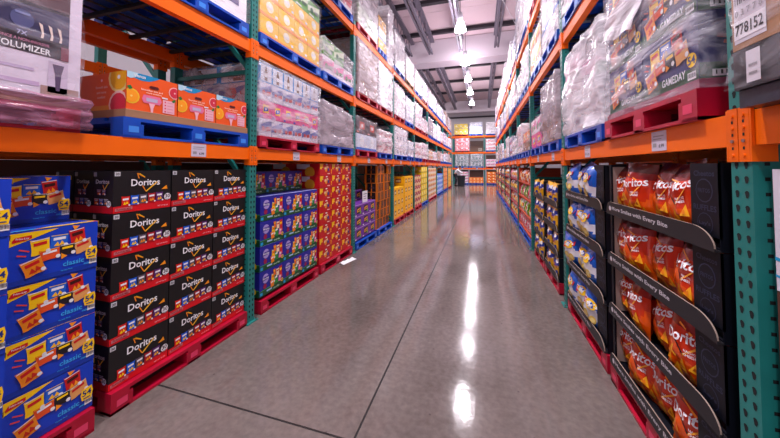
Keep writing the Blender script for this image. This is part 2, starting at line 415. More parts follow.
LEVW = {1: 'lower shelf', 2: 'middle shelf', 3: 'top shelf'}
ORD = ['first', 'second', 'third', 'fourth', 'fifth', 'sixth', 'seventh', 'eighth', 'ninth', 'tenth', 'eleventh', 'twelfth', 'thirteenth', 'fourteenth', 'fifteenth', 'sixteenth', 'seventeenth']
def load(side, lev, a0, a1, z, htop, kind, cols, rows, film, pal, desc, off=0.0, d=1.1, slope=0.0, taper=0.0, where='', amp=.02, deep=None, kinds=None, fz=.002):
    """a film-wrapped unit load: cartons as parts, film as a part; the pallet below is its own thing"""
    w = a1-a0; z1 = z+.131 if pal else z
    H = htop-z1; cw = (w-.02)/cols; ch = H/rows
    deep = deep or (2 if a0 < 7 and side != 'F' else 1)
    cd = (d-.04)/deep
    def mk():
        root = empty('wrapped_load')
        for r in range(rows):
            for c in range(cols):
                if slope and r == rows-1 and c/cols > .45: continue
                for q in range(deep):
                    k = kinds[r] if kinds else kind
                    o = carton(k, cw-.002, cd-.002, ch-.002); o.parent = root
                    for kk in ('label', 'category', 'group'):
                        if kk in o: del o[kk]
                    o.location = (.01+c*cw, .01+q*cd, r*ch); o.rotation_euler = (0, 0, 0)
        if film is not None:
            fo = film_shell(w, d, H+.012, FILM[film], rnd.random()*20, taper, slope, amp, z0=fz); fo.parent = root
        return root
    o = mk(); place(o, side, a0, a1, off, z1)
    tag(o, desc+(', ' if 'racking' in where else ' ')+where, 'pallet load', 'film-wrapped loads in the racking')
    if pal: pallet(pal, side, a0, a1, off-.01, z, ('under the load, '+where) if 'racking' in where else ('under the '+desc+' '+where.replace('of the far end rack', '')).strip(), 'pallets on the shelves')
    return o
# cartons created for loads must not act as prototypes that get moved: keep separate hidden-free prototypes per mesh
def carton(kind, w, d, h):
    key = (kind, round(w, 3), round(d, 3), round(h, 3))
    if key not in PROTO:
        o = KINDS[kind](w, d, h); PROTO[key] = (o.data, o.name.split('.')[0]); return o
    me, nm = PROTO[key]
    o = bpy.data.objects.new(nm, me); COL.objects.link(o); return o

# ------------------------------------------------------------------ setting
def floor():
    m = bpy.data.materials.new('polished_concrete'); m.use_nodes = True
    nt = m.node_tree; N = nt.nodes; L = nt.links; b = N['Principled BSDF']
    tc = N.new('ShaderNodeTexCoord')
    n1 = N.new('ShaderNodeTexNoise'); n1.inputs['Scale'].default_value = 0.9; n1.inputs['Detail'].default_value = 8; n1.inputs['Roughness'].default_value = .62
    n2 = N.new('ShaderNodeTexNoise'); n2.inputs['Scale'].default_value = 26; n2.inputs['Detail'].default_value = 5
    mp = N.new('ShaderNodeMapping'); mp.inputs['Scale'].default_value = (1.0, .55, 1)
    L.new(tc.outputs['Object'], mp.inputs['Vector']); L.new(mp.outputs[0], n1.inputs['Vector']); L.new(tc.outputs['Object'], n2.inputs['Vector'])
    mx = N.new('ShaderNodeMix'); mx.data_type = 'FLOAT'; mx.inputs[0].default_value = .3
    L.new(n1.outputs['Fac'], mx.inputs[2]); L.new(n2.outputs['Fac'], mx.inputs[3])
    rp = N.new('ShaderNodeValToRGB'); rp.color_ramp.elements[0].position = .36; rp.color_ramp.elements[1].position = .64
    rp.color_ramp.elements[0].color = srgb((90, 80, 77)); rp.color_ramp.elements[1].color = srgb((125, 113, 109))
    L.new(mx.outputs[0], rp.inputs['Fac'])
    # small dark pits
    vo = N.new('ShaderNodeTexVoronoi'); vo.inputs['Scale'].default_value = 5.0
    mr = N.new('ShaderNodeMapRange'); mr.inputs['From Min'].default_value = .02; mr.inputs['From Max'].default_value = .05
    L.new(tc.outputs['Object'], vo.inputs['Vector']); L.new(vo.outputs['Distance'], mr.inputs['Value'])
    m2 = N.new('ShaderNodeMix'); m2.data_type = 'RGBA'; m2.inputs[6].default_value = srgb((84, 74, 74))
    L.new(mr.outputs[0], m2.inputs[0]); L.new(rp.outputs[0], m2.inputs[7]); L.new(m2.outputs[2], b.inputs['Base Color'])
    r2 = N.new('ShaderNodeMapRange'); r2.inputs['From Min'].default_value = .3; r2.inputs['From Max'].default_value = .7
    r2.inputs['To Min'].default_value = .07; r2.inputs['To Max'].default_value = .15
    L.new(n1.outputs['Fac'], r2.inputs['Value']); L.new(r2.outputs[0], b.inputs['Roughness'])
    b.inputs['Specular IOR Level'].default_value = .38
    bp = N.new('ShaderNodeBump'); bp.inputs['Strength'].default_value = .06; bp.inputs['Distance'].default_value = .01
    L.new(n2.outputs['Fac'], bp.inputs['Height']); L.new(bp.outputs[0], b.inputs['Normal'])
    J = mat('joint_filler', (34, 28, 30), .8)
    mb = MB(); x0, x1, y0, y1 = -13, 13, -5, 36
    xs = [x0, -6.2, -.685, 4.8, x1]; ys = [y0, 1.55, 7.0, 12.5, 18.0, 23.5, y1]; g = .0065
    for i in range(len(xs)-1):
        for j in range(len(ys)-1):
            mb.box(xs[i]+g, ys[j]+g, -.15, xs[i+1]-g, ys[j+1]-g, 0, m)
    mb.box(x0, y0, -.16, x1, y1, -.006, J)
    struct(mb.build('floor'))
floor()

WALLM = mat('white_ribbed_wall', (196, 190, 196), .6)
mb = MB()
for i in range(130):
    x = -13+i*.2; mb.box(x, 34, 0, x+.17, 34.1, 7.9, WALLM)
mb.box(-13, 34.02, 0, 13, 34.15, 7.9, WALLM)
struct(mb.build('wall_far'))
mb = MB(); mb.box(-13, 33.8, 6.9, 13, 34.0, 7.05, mat('dark_steel', (60, 52, 60), .5, .3)); struct(mb.build('trim_1'))
for nm, x in (('wall_left', -13.1), ('wall_right', 13.0)):
    mb = MB(); mb.box(x, -6, 0, x+.1, 36, 7.6, WALLM); struct(mb.build(nm))

CEIL = mat('ceiling_insulation', (208, 182, 190), .75, 0, .06, .8)
STEEL = mat('grey_steel_joist', (104, 96, 110), .45, .25)
DARK = mat('dark_purlin', (44, 38, 46), .5, .2)
mb = MB()
for j in range(12):
    y = -6+j*3.5; mb.box(-13, y+.01, 7.55, 13, y+3.49, 7.65, CEIL)
mb.box(-13, -6, 7.64, 13, 36, 7.72, CEIL)
struct(mb.build('ceiling'))
def joist(x, y0, y1, zb=6.62, zt=7.4):
    root = empty('roof_joist'); root.location = (x, y0, 0); L = y1-y0
    a = MB(); a.box(-.09, 0, zt-.05, .09, L, zt+.04, STEEL); a.build('top_chord', root)
    a = MB(); a.box(-.1, .5, zb-.02, -.025, L-.5, zb+.1, STEEL); a.box(.025, .5, zb-.02, .1, L-.5, zb+.1, STEEL); a.build('bottom_chord', root)
    a = MB(); n = max(4, int(L/1.0)); 
    for i in range(n):
        t0 = .5+(L-1)*i/n; t1 = .5+(L-1)*(i+.5)/n; t2 = .5+(L-1)*(i+1)/n
        a.tube((0, t0, zb+.05), (0, t1, zt), .018, STEEL, 6); a.tube((0, t1, zt), (0, t2, zb+.05), .018, STEEL, 6)
    a.build('web_rods', root)
    return root
sect = [(-2, 13.9, 'before the wide girder'), (14.9, 27.6, 'beyond the wide girder')]
jx = [(-4.6, 'left of the aisle, outermost'), (-3.1, 'over the left racking'), (-2.15, 'over the left rack front'), (-.82, 'above the hanging lamps'), (.66, 'over the right side of the aisle'), (2.2, 'over the right racking')]
for y0, y1, sn in sect:
    for x, xn in jx:
        tag(joist(x, y0, y1), 'grey open-web roof joist %s, %s' % (xn, sn), 'roof joist', 'roof joists')
for i, (y, nm) in enumerate(((14.4, 'wide pale ceiling girder crossing above the middle of the aisle'), (28.2, 'pale ceiling girder crossing near the far wall'))):
    mb = MB(); gm = mat('pale_girder', (190, 176, 186), .6)
    mb.box(-12.9, y-.4, 6.5, 12.9, y-.3, 7.52, gm); mb.box(-12.9, y-.45, 6.46, 12.9, y+.45, 6.52, gm); mb.box(-12.9, y+.3, 6.5, 12.9, y+.4, 7.52, gm)
    tag(mb.build('ceiling_girder'), nm, 'girder')
pw = ['closest to the camera', 'second from the camera', 'just before the wide girder', 'just beyond the wide girder', 'third beyond the wide girder', 'nearest the far girder', 'behind the far girder']
for i, y in enumerate((7.2, 10.6, 13.1, 18.0, 21.0, 24.2, 30.8)):
    mb = MB(); mb.box(-12.9, y-.05, 7.4, 12.9, y+.05, 7.54, DARK); mb.box(-12.9, y-.09, 7.38, 12.9, y+.09, 7.41, DARK)
    tag(mb.build('roof_purlin'), 'dark thin purlin running across the ceiling, '+pw[i], 'purlin', 'roof purlins')
mb = MB()
for k in range(8):
    x = -.75+k*.18; mb.box(x, 9.2, 6.75, x+.03, 9.25, 7.3, STEEL)
mb.box(-.8, 9.18, 7.28, .62, 9.27, 7.34, STEEL); mb.box(-.8, 9.18, 6.72, .62, 9.27, 6.78, STEEL)
tag(mb.build('bridging_truss'), 'short grey lattice bridging between joists above the nearest lamp', 'truss')
mb = MB(); mb.tube((-.5, 5.6, 6.5), (1.9, 13.5, 6.5), .008, mat('pale_wire', (200, 190, 200), .4))
tag(mb.build('ceiling_wire'), 'thin pale wire running diagonally below the ceiling', 'wire')

# hanging high-bay lamps
GLOW = mat('lamp_refractor_glow', (255, 246, 255), .3, emit=80.0)
def lamp_proto():
    root = empty('high_bay_lamp')
    a = MB(); a.lathe([(.06,.30),(.1,.28),(.13,.18),(.17,.06),(.18,0),(.0001,-.015)], GLOW, 20); a.build('glowing_refractor', root, True)
    a = MB(); a.lathe([(.0001,.60),(.07,.59),(.09,.5),(.09,.34),(.06,.30)], mat('lamp_housing', (205,200,210), .4), 16); hs = a.build('housing', root, True); a = MB(); a.tube((0,0,.58), (0,0,1.61), .01, DARK, 6); a.build('suspension_rod', hs)
    return root
lw = ['closest to the camera, the largest', 'second along the aisle', 'third along the aisle', 'fourth along the aisle', 'farthest along the aisle']
for i, y in enumerate((9.9, 13.25, 15.9, 18.8, 22.1)):
    o = spawn('lamp', lamp_proto); o.location = (-.62, y, 5.95)
    tag(o, 'glowing bell-shaped high-bay lamp hanging over the aisle, '+lw[i], 'lamp', 'high-bay lamps')

def area(name, loc, sx, sy, e, col=(1, .93, 1), rot=(0, 0, 0)):
    l = bpy.data.lights.new(name, 'AREA'); l.shape = 'RECTANGLE'; l.size = sx; l.size_y = sy; l.energy = e; l.color = col
    o = bpy.data.objects.new(name, l); COL.objects.link(o); o.location = loc; o.rotation_euler = rot; return o
def point(name, loc, e, r=.25, col=(1, .93, 1)):
    l = bpy.data.lights.new(name, 'POINT'); l.energy = e; l.shadow_soft_size = r; l.color = col
    o = bpy.data.objects.new(name, l); COL.objects.link(o); o.location = loc; return o
for y in (-2.0, 1.8, 5.8, 9.9, 13.25, 15.9, 18.8, 22.1, 25.5, 29):  # spots at the hung lamps, plus added ones with no fixture
    l = bpy.data.lights.new('aisle_spot_light', 'SPOT'); l.energy = 600; l.shadow_soft_size = .12; l.color = (1, .94, 1); l.spot_size = R(125); l.spot_blend = 1.0
    o = bpy.data.objects.new('aisle_spot_light', l); COL.objects.link(o); o.location = (-.62, y, 5.8)
    for x in (-6.3, 5.2):  # added fill points without fixtures, lifting the ceiling and rack backs
        l2 = bpy.data.lights.new('neighbour_aisle_fill', 'POINT'); l2.energy = 130; l2.shadow_soft_size = .3; l2.color = (1, .94, 1)
        o = bpy.data.objects.new('neighbour_aisle_fill', l2); COL.objects.link(o); o.location = (x, y, 5.8)

# ------------------------------------------------------------------ racking
LC = [-.06, 2.42, 4.87, 7.34, 9.85, 12.55, 15.2, 17.8, 20.4, 22.9]     # left column centres
RC = [-1.1, 1.345, 3.71, 6.0, 8.1, 10.3, 12.6, 14.9, 17.2, 19.5]
LV = {'L': (1.69, 2.75, 4.03), 'R': (1.69, 2.97, 4.15), 'F': (1.42, 2.78, 4.18)}
FC = [-4.9, -2.35, .25, 2.85]
def post_mb(h, holes=True):
    mb = MB(); w, d = .088, .07
    mb.box(-w/2, 0, 0, w/2, d, h, GREEN)
    if holes:
        n = int((h-.1)/.05)
        for i in range(n):
            z = .06+i*.05
            for x in (-.02, .02):
                mb.poly([(x+.0095*math.cos(a), -.0008, z+.0095*math.sin(a)) for a in [k*PI/4-.4 for k in range(5)]]+[(x-.004, -.0008, z-.016), (x+.004, -.0008, z-.016)], HOLE_SHADE)
            for s in (-1, 1):
                mb.poly([(s*(w/2+.0008), .03, z-.006), (s*(w/2+.0008), .044, z-.006), (s*(w/2+.0008), .044, z+.006), (s*(w/2+.0008), .03, z+.006)], HOLE_SHADE)
    return mb
def upright_proto(h, holes):
    root = empty('rack_upright')
    post_mb(h, holes).build('front_post', root)
    r = post_mb(h, False).build('rear_post', root); r.location = (0, 1.0, 0)
    for i in range(int(h/1.15)):
        z = .15+i*1.15
        a = MB(); a.bar((0, .07, z), (0, 1.0, z), .03, .04, GREEN); a.build('horizontal_brace', root)
        if z+1.1 < h:
            a = MB(); a.bar((0, .07, z+.03), (0, 1.0, z+1.08), .03, .04, GREEN); a.build('diagonal_brace', root)
    for y in (0, 1.0):
        a = MB(); a.box(-.07, y-.03, 0, .07, y+.11, .008, GREEN)
        fp = a.build('foot_plate', root); a = MB(); a.tube((.055, y-.015, .0085), (.055, y-.015, .03), .009, BOLT, 6); a.build('anchor_bolt', fp)
    return root
def beam_proto(L, tagx, h=.117):
    root = empty('rack_beam'); a = MB()
    a.box(0, .004, -h, L, .05, 0, ORANGE); a.box(0, .05, -h, L, .062, -.03, ORANGE); a.build('beam', root)
    for s in (0, 1):
        c = MB(); x0 = -.043 if s == 0 else L; x1 = 0.0 if s == 0 else L+.043
        c.box(x0, -.006, -h-.055, x1, -.0005, .015, ORANGE2)
        xi = .0015 if s == 0 else L-.0075
        c.box(xi, -.006, -h-.055, xi+.006, .06, -h+.0005, ORANGE2); c.box(xi-.001, -.0055, -h, xi+.007, .003, .012, ORANGE2)
        xm = (x0+x1)/2
        for z in (-.012, -.055, -.10, -.15):
            c.tube((xm, -.006, z), (xm, -.010, z), .006, BOLT if z == -.10 else ORANGE2, 8)
        for z in (-.033, -.078, -.125):
            c.poly([(xm-.004, -.0068, z-.005), (xm+.004, -.0068, z-.005), (xm+.004, -.0068, z+.005), (xm-.004, -.0068, z+.005)], HOLE_SHADE)
        cc = c.build('end_connector', root); c = MB()
        sg = -1 if s == 0 else 1
        c.tube((xi+.003+sg*.003, .03, -h-.03), (xi+.003+sg*.009, .03, -h-.03), .009, BOLT, 8); c.build('bolt', cc)
    for x in tagx:
        t = MB(); t.box(x, .0015, -.108, x+.13, .0035, -.008, mat('price_card', (205, 196, 214), .5))
        A = Art(t, lambda u, v, e, x=x: (x+u*.13, .0015-e, -.108+v*.1), .13, .1, .0004)
        A.rect(.12,.72,.85,.78,GREY,1); A.rect(.12,.58,.7,.63,GREY,1); A.text('6.99', .68, .25, .2, BLACK, 1); A.rect(.1,.2,.35,.4,GREY,1)
        t.build('price_card', root)
    return root
def deck_proto(L, d=.94):
    mb = MB(); n = max(5, int(L/.3))
    for i in range(n):
        x = .06+(L-.12)*i/(n-1); mb.bar((x, .052, -.035), (x, d+.05, -.035), .03, .03, GALV)
    for i in range(7):
        y = .09+i*(d-.05)/6.6; mb.bar((.02, y, -.012), (L-.02, y, -.012), .012, .012, GALV)
    return mb.build('wire_deck')
SN = {'L': 'left', 'R': 'right', 'F': 'far end'}
def bayname(side, k):
    if side == 'F': return ['leftmost', 'middle', 'rightmost'][k]+' bay'
    return ORD[k]+' bay from the camera'
def rack(side, cols, h, off=0.0, back=False, levels=None, nmax=99):
    lv = levels or LV[side]
    which = SN[side]+(' rear' if back else '')
    for i, c in enumerate(cols):
        if i >= nmax+1: break
        o = spawn(('up', h, (i < 5 and not back)), lambda: upright_proto(h, i < 5 and not back))
        place(o, side, c, c, off, 0)
        wn = 'leftmost' if i == 0 and side == 'F' else ORD[i]+(' from the camera' if side != 'F' else ' from the left')
        tag(o, 'teal perforated steel upright of the %s racking, %s' % (which, wn), 'rack upright', 'rack uprights')
    for i in range(min(len(cols)-1, nmax)):
        a0, a1 = cols[i]+.045, cols[i+1]-.045; L = round(a1-a0, 3)
        for j, z in enumerate(lv):
            nt = () if (back or j > 0 or i > 6) else ((L*.26, L*.745) if side != 'R' else (L*.3, L*.77))
            o = spawn(('beam', L, nt), lambda: beam_proto(L, nt)); place(o, side, a0, a1, off, z)
            tag(o, 'orange front beam, %s, %s racking, %s' % (LEVW[j+1], which, bayname(side, i)), 'rack beam', 'orange rack beams')
            o = spawn(('beam', L, ()), lambda: beam_proto(L, ())); place(o, side, a0, a1, off+1.005, z)
            # rear beams have their connectors on the far post
            tag(o, 'orange rear beam, %s, %s racking, %s' % (LEVW[j+1], which, bayname(side, i)), 'rack beam', 'orange rack beams')
            if not back:
                o = spawn(('deck', L), lambda: deck_proto(L)); place(o, side, a0, a1, off, z-.001)
                tag(o, 'grey wire deck, %s, %s racking, %s' % (LEVW[j+1], which, bayname(side, i)), 'wire deck', 'wire decks')
rack('L', LC, 4.12); rack('R', RC, 4.25); rack('F', FC, 4.3)
rack('L', LC, 4.12, 1.25, True, nmax=4); rack('R', RC, 4.25, 1.25, True, nmax=4)

# ------------------------------------------------------------------ floor-level carton stacks
def stack(kind, side, ys, z0, rows, h, d, off, desc, group, deep=1, top=None, jit=.004, lean=0.0):
    """ys = column edges; one carton object per cell; rows = count or list per column"""
    nc = len(ys)-1
    cn = {1: ['only'], 2: ['nearer', 'farther'], 3: ['nearest', 'middle', 'farthest'], 4: ['nearest', 'second', 'third', 'farthest']}[nc]
    if side == 'F': cn = {2: ['left', 'right'], 3: ['left', 'middle', 'right'], 4: ['leftmost', 'second', 'third', 'rightmost']}[nc]
    rl = rows if isinstance(rows, (list, tuple)) else [rows]*nc
    for c in range(nc):
        n = rl[c]
        for r in range(n):
            rn = 'bottom layer' if r == 0 else 'top layer' if r == n-1 else ORD[r]+' layer up'
            for q in range(deep):
                if q and r < n-1 and c > 0: continue
                w = ys[c+1]-ys[c]-.003
                o = carton(kind, w, d-.003, h-.0015)
                j = rnd.uniform(-1, 1)*jit
                place(o, side, ys[c]+lean*r, ys[c+1]-.003+lean*r, off+q*d+abs(j), z0+r*h, j*.6)
                tag(o, '%s, %s, %s column%s' % (desc, rn, cn[c], ', row behind the front' if q else ''), 'carton', group)

LAY = 'blue snack carton beside the black cartons'
P1 = .13
# left bay one: blue snack cartons and black tortilla chip cartons
pallet('red', 'L', .06, 1.18, -.03, 0, 'on the floor under the blue snack cartons, front left', 'pallets on the floor')
z0 = P1+.022
def put(kind, side, y0, y1, off, z, w, d, h, label, cat, group):
    o = carton(kind, w, d, h); place(o, side, y0, y1, off, z); tag(o, label, cat, group); return o
G = 'blue snack cartons at the front left'
for r in range(4):
    put('lays', 'L', .83, 1.187, rnd.uniform(0, .006), P1+.004+r*.263, .357, .26, .2615, 'blue snack carton in the stack touching the black cartons, %s layer' % ['bottom', 'second', 'third', 'top front'][r], 'carton', G)
for r in range(5):
    put('lays', 'L', .455, .812, -.085+rnd.uniform(0, .006), P1+.004+r*.263, .357, .26, .2615, 'blue snack carton cut by the left photo edge, %s of five layers' % ['lowest', 'second', 'middle', 'fourth', 'highest'][r], 'carton', G)
put('lays', 'L', .83, 1.187, .262, P1+.004+4*.263, .357, .26, .2615, 'blue snack carton set back on top of the blue stack beside the black cartons', 'carton', G)
for r in range(4):
    put('lays', 'L', .83, 1.187, .265, P1+.004+r*.263, .357, .26, .2615, 'blue snack carton hidden behind the front blue stack, %s layer' % ['bottom', 'second', 'third', 'fourth'][r], 'carton', G)

pallet('red', 'L', 1.27, 2.36, -.01, 0, 'on the floor under the black tortilla chip cartons', 'pallets on the floor')
stack('doritos', 'L', [1.275, 1.64, 2.005, 2.365], P1+.004, 5, .269, .19, .03, 'black tortilla chip carton on red pallet', 'black tortilla chip cartons', deep=2)
put('doritos', 'L', 1.275, 1.64, .03+.385, P1+.004+4*.269, .362, .187, .267, 'black tortilla chip carton on top, third from the aisle', 'carton', 'black tortilla chip cartons')
for r in range(4):
    put('doritos', 'L', 1.275, 1.64, .03+.385, P1+.004+r*.269, .362, .187, .267, 'black tortilla chip carton third from the aisle, %s layer' % ['bottom', 'second', 'third', 'fourth'][r], 'carton', 'black tortilla chip cartons')
# bay two
pallet('red', 'L', 2.56, 3.68, 0, 0, 'on the floor under the blue and green snack mix cartons', 'pallets on the floor')
stack('mixed', 'L', [2.57, 2.95, 3.33, 3.69], P1+.03, 4, .258, .24, .03, 'blue and green snack mix carton', 'blue and green snack mix cartons')
for c in range(3):
    for r in range(5):
        a = [2.57, 2.95, 3.33, 3.69]
        put('mixed', 'L', a[c], a[c+1]-.003, .28, P1+.03+r*.258, a[c+1]-a[c]-.003, .237, .2565, 'blue and green snack mix carton in the row set back, %s layer, %s column' % (['bottom', 'second', 'third', 'fourth', 'topmost'][r], ['nearest', 'middle', 'farthest'][c]), 'carton', 'blue and green snack mix cartons')
pallet('red', 'L', 3.75, 4.81, 0, 0, 'on the floor under the red snack cartons', 'pallets on the floor')
stack('red', 'L', [3.745, 4.105, 4.46, 4.815], P1+.004, 8, .177, .4, .03, 'red and yellow snack carton', 'red and yellow snack cartons', deep=2)
# bay three
pallet('blue', 'L', 4.98, 6.07, 0, 0, 'on the floor under the purple cartons', 'pallets on the floor')
stack('purple', 'L', [4.98, 5.34, 5.70, 6.06], P1+.03, 3, .215, .3, .03, 'purple snack carton', 'purple snack cartons')
for c in range(3):
    for r in range(4):
        a = [4.98, 5.34, 5.70, 6.06]
        put('purple', 'L', a[c], a[c+1]-.003, .345, P1+.03+r*.215, a[c+1]-a[c]-.003, .297, .2135, 'purple snack carton in the set-back row, %s layer, %s column' % (['bottom', 'second', 'third', 'top'][r], ['nearest', 'middle', 'farthest'][c]), 'carton', 'purple snack cartons')
o = MB(); o.box(0, 0, 0, .25, .012, .22, WHITE); A = Art(o, lambda u, v, e: (u*.25, -e, v*.22), .25, .22); A.rect(.15,.7,.85,.78,GREY,1); A.rect(.15,.5,.75,.56,GREY,1); A.rect(.15,.3,.8,.36,GREY,1)
o = o.build('paper_sign'); place(o, 'L', 5.42, 5.67, .06, P1+.03+3*.215+.001); o.rotation_euler.x = 0; tag(o, 'white paper sign standing on top of the purple cartons', 'sign')
pallet('blue', 'L', 6.18, 7.22, 0, 0, 'on the floor under the black and orange cartons', 'pallets on the floor')
stack('blackorange', 'L', [6.18, 6.415, 6.65, 6.885, 7.12], P1+.004, [7, 7, 6, 7], .2, .3, .04, 'black and orange carton', 'black and orange cartons', jit=.035, lean=.018)
for r in range(7):
    put('orange' if r % 2 else 'yellow', 'L', 5.55, 5.95, .68, P1+.001+r*.2, .4, .3, .198, '%s carton behind the purple cartons, layer %s' % ('orange' if r % 2 else 'yellow', ORD[r]), 'carton', 'mixed cartons behind the purple ones')
# bay four
pallet('red', 'L', 7.44, 8.5, 0, 0, 'on the floor under the shorter yellow cartons', 'pallets on the floor')
stack('yellow', 'L', [7.45, 7.8, 8.15, 8.5], P1+.004, [3, 3, 3], .27, .4, .03, 'yellow carton in the shorter stack', 'yellow cartons')
pallet('red', 'L', 8.62, 9.74, 0, 0, 'on the floor under the taller yellow cartons', 'pallets on the floor')
stack('yellow', 'L', [8.62, 8.99, 9.36, 9.73], P1+.004, [4, 4, 4], .27, .4, .03, 'yellow carton in the taller stack', 'yellow cartons')
# bays five to nine
def fl(kind, y0, y1, rows, h, pal, desc, n=3, top=None):
    pallet(pal, 'L', y0, y1, 0, 0, 'on the floor under the '+desc+'s', 'pallets on the floor')
    ys = [y0+(y1-y0)*i/n for i in range(n+1)]
    stack(kind, 'L', ys, P1+.004, rows, h, .45, .03, desc, desc+'s')
fl('redcream', 9.95, 11.1, 5, .215, 'red', 'red and cream carton')
fl('lemon', 11.2, 12.45, 6, .23, 'blue', 'lemon yellow carton')
fl('whiteyel', 12.68, 15.05, 6, .22, 'red', 'white and yellow carton', 4)
fl('blue', 15.3, 17.7, 4, .25, 'blue', 'light blue carton', 4)
fl('orange', 17.95, 20.2, 5, .26, 'blue', 'orange carton in the first orange stack', 4)
fl('yellow', 20.5, 22.75, 5, .25, 'red', 'amber carton in the last left stack', 4)

# ------------------------------------------------------------------ first-shelf loads, left
Z1, Z2, Z3 = LV['L']
def custom_volumizer():
    root = empty('wrapped_load'); w, d, h = 1.02, 1.05, .72
    mb = MB(); shell(mb, w, d, h, mat('white_beauty_carton', (226, 214, 232), .35)); F, Lf, Rt, T = faces(mb, w, d, h)
    DK = P((30, 20, 36))
    F.rect(0, .28, .946, 1, DK, 1); F.poly([(.3,.42),(.946,.40),(.946,.62),(.3,.56)], P((50, 48, 86)), 2); F.poly([(.3,.60),(.946,.64),(.946,.78),(.3,.66)], P((92,64,72)), 3); F.poly([(.3,.80),(.946,.86),(.946,1),(.3,1)], P((26,20,30)), 3)
    F.text('VOLUMIZER', .877, .313, .044, WHITE, 5, 'r', width=.19); F.text('ONCE A NON-INVASIVE', .87, .36, .02, P((200,130,160)), 5, 'r', width=.17)
    F.text('7X', .775, .405, .03, P((170,170,210)), 5)
    F.rect(.915,.28,.946,.38,P((130,60,80)),4)
    for i in range(3):
        u = .838+i*.034; F.poly([(u,.405),(u+.010,.405),(u+.012,.43),(u+.006,.50),(u-.008,.51),(u+.004,.44)], P((236,216,206)), 5)
    F.ell(.775,.50,.04,P((80,84,130)),4,ry=.045); F.rect(.75,.53,.80,.545,P((120,130,180)),6)
    F.poly([(.87,.03),(.945,.03),(.945,.26),(.87,.26)], P((206,190,214)), 2); F.poly([(.885,.24),(.93,.24),(.92,.17),(.915,.05),(.90,.05),(.895,.17)], P((90,72,104)), 3)
    F.rect(.845,.0,1,.075,P((168,136,132)),2); F.rect(.6,.06,.84,.09,P((196,170,206)),2); F.rect(.6,.16,.82,.18,P((196,176,210)),2)
    mb.build('printed_carton', root)
    f = film_shell(w, d, h+.01, FILM[3], 4.2, amp=.010, z0=-.01); f.parent = root
    # bunched film skirt hugging the pallet
    sk = MB(); n = 46; m = film_mat('bunched_pink_film', (176, 116, 146), .3, .9, 1.2, 2.0)
    rows = 7; vs = []
    for j in range(rows+1):
        for i in range(n+1):
            u = i/n; z = -.16+.17*j/rows; y = -.03-.02*math.sin(j*2.3)+.008*noise.noise(Vector((u*22, j*.9, 1)))
            vs.append((u*(w+.05)-.01, y, z+.01*noise.noise(Vector((u*9, j, 3)))))
    for j in range(rows+1): vs.append((w+.045, d*.5, -.16+.17*j/rows))
    fs = [(j*(n+1)+i, j*(n+1)+i+1, (j+1)*(n+1)+i+1, (j+1)*(n+1)+i) for j in range(rows) for i in range(n)]
    b = (rows+1)*(n+1); fs += [(j*(n+1)+n, b+j, b+j+1, (j+1)*(n+1)+n) for j in range(rows)]
    sk.mesh(vs, fs, m); sk.build('film_skirt', root, True)
    return root
o = custom_volumizer(); place(o, 'L', .06, 1.08, -.01, Z1+.175)
tag(o, 'white and dark beauty-product carton wrapped in film, upper left corner', 'pallet load')
pallet('red', 'L', .05, 1.09, 0, Z1, 'under the white beauty-product carton on the lower shelf', 'pallets on the shelves')
mb = MB(); mb.box(0, 0, 0, 1.02, 1.02, .042, CARD); o = mb.build('slip_board'); place(o, 'L', .06, 1.08, 0, Z1+.132); tag(o, 'cardboard slip board under the white beauty-product carton', 'board')

def k_venus(w, d, h):
    mb = MB(); OR = mat('orange_razor_carton', (242, 90, 24), .4)
    shell(mb, w, d, h, OR); F, Lf, Rt, T = faces(mb, w, d, h)
    TL = P((0, 140, 196)); RP = P((214, 40, 66)); 
    F.poly([(0,1),(.62,1),(.50,.90),(.40,.84),(.25,.82),(.1,.86),(0,.92)], TL, 1); F.poly([(0,1),(.2,1),(.16,.88),(.06,.82),(0,.84)], P((180,220,236)), 2); F.text('Venus', .22, .93, .09, WHITE, 3)
    F.poly([(.40,.70),(.43,.74),(.57,.74),(.60,.70),(.57,.66),(.43,.66)], P((90,10,16)), 3)
    F.ell(.93,.68,.13,P((250,190,190)),2); F.ell(.93,.68,.11,RP,3); F.ell(.93,.68,.02,P((250,190,190)),4)
    F.ell(.08,.36,.15,P((250,190,40)),2); F.ell(.08,.36,.12,P((255,160,20)),3); F.ell(.08,.36,.02,P((255,220,120)),4)
    F.text('Smoother skin and', .46, .60, .05, P((255,220,200)), 3, width=.42); F.text('more comfort', .5, .53, .045, P((255,220,200)), 3, width=.3); F.rect(.66,.45,.78,.49,WHITE,3)
    F.poly([(.30,.46),(.62,.46),(.66,.34),(.62,.24),(.30,.24),(.27,.34)], PINK, 3); F.rect(.35,.29,.57,.39,P((190,180,210)),4)
    F.poly([(.40,.24),(.52,.24),(.49,.12),(.48,.0),(.44,.0),(.43,.12)], LPINK, 4)
    F.rect(.68,.04,.93,.42,LPINK,3)
    for i in range(4): F.ell(.73,.36-i*.09,.018,P((220,60,90)),4); F.rect(.77,.345-i*.09,.9,.37-i*.09,P((230,150,170)),4)
    F.poly([(.0,.60),(.06,.64),(.10,.56),(.04,.52)], GRN, 4); F.poly([(.86,.42),(.93,.5),(.96,.44),(.9,.38)], GRN, 4)
    for A in (Lf, Rt):
        A.rect(0,0,1,.12,P((240,150,40)),1); A.ell(.85,.85,.22,P((250,220,140)),1); A.ell(.85,.85,.18,P((240,170,20)),2); A.ell(.85,.85,.03,WHITE,3)
        A.ell(.85,.12,.2,P((250,200,190)),2); A.ell(.85,.12,.165,RP,3)
        A.text('Smooth skin', .5, .62, .07, P((250,200,190)), 4); A.text('and more', .5, .48, .07, P((250,200,190)), 4); A.text('comfort', .5, .35, .07, P((250,200,190)), 4); A.ell(.5,.8,.02,LPINK,4)
    return mb.build('razor_carton')
KINDS['venus'] = k_venus
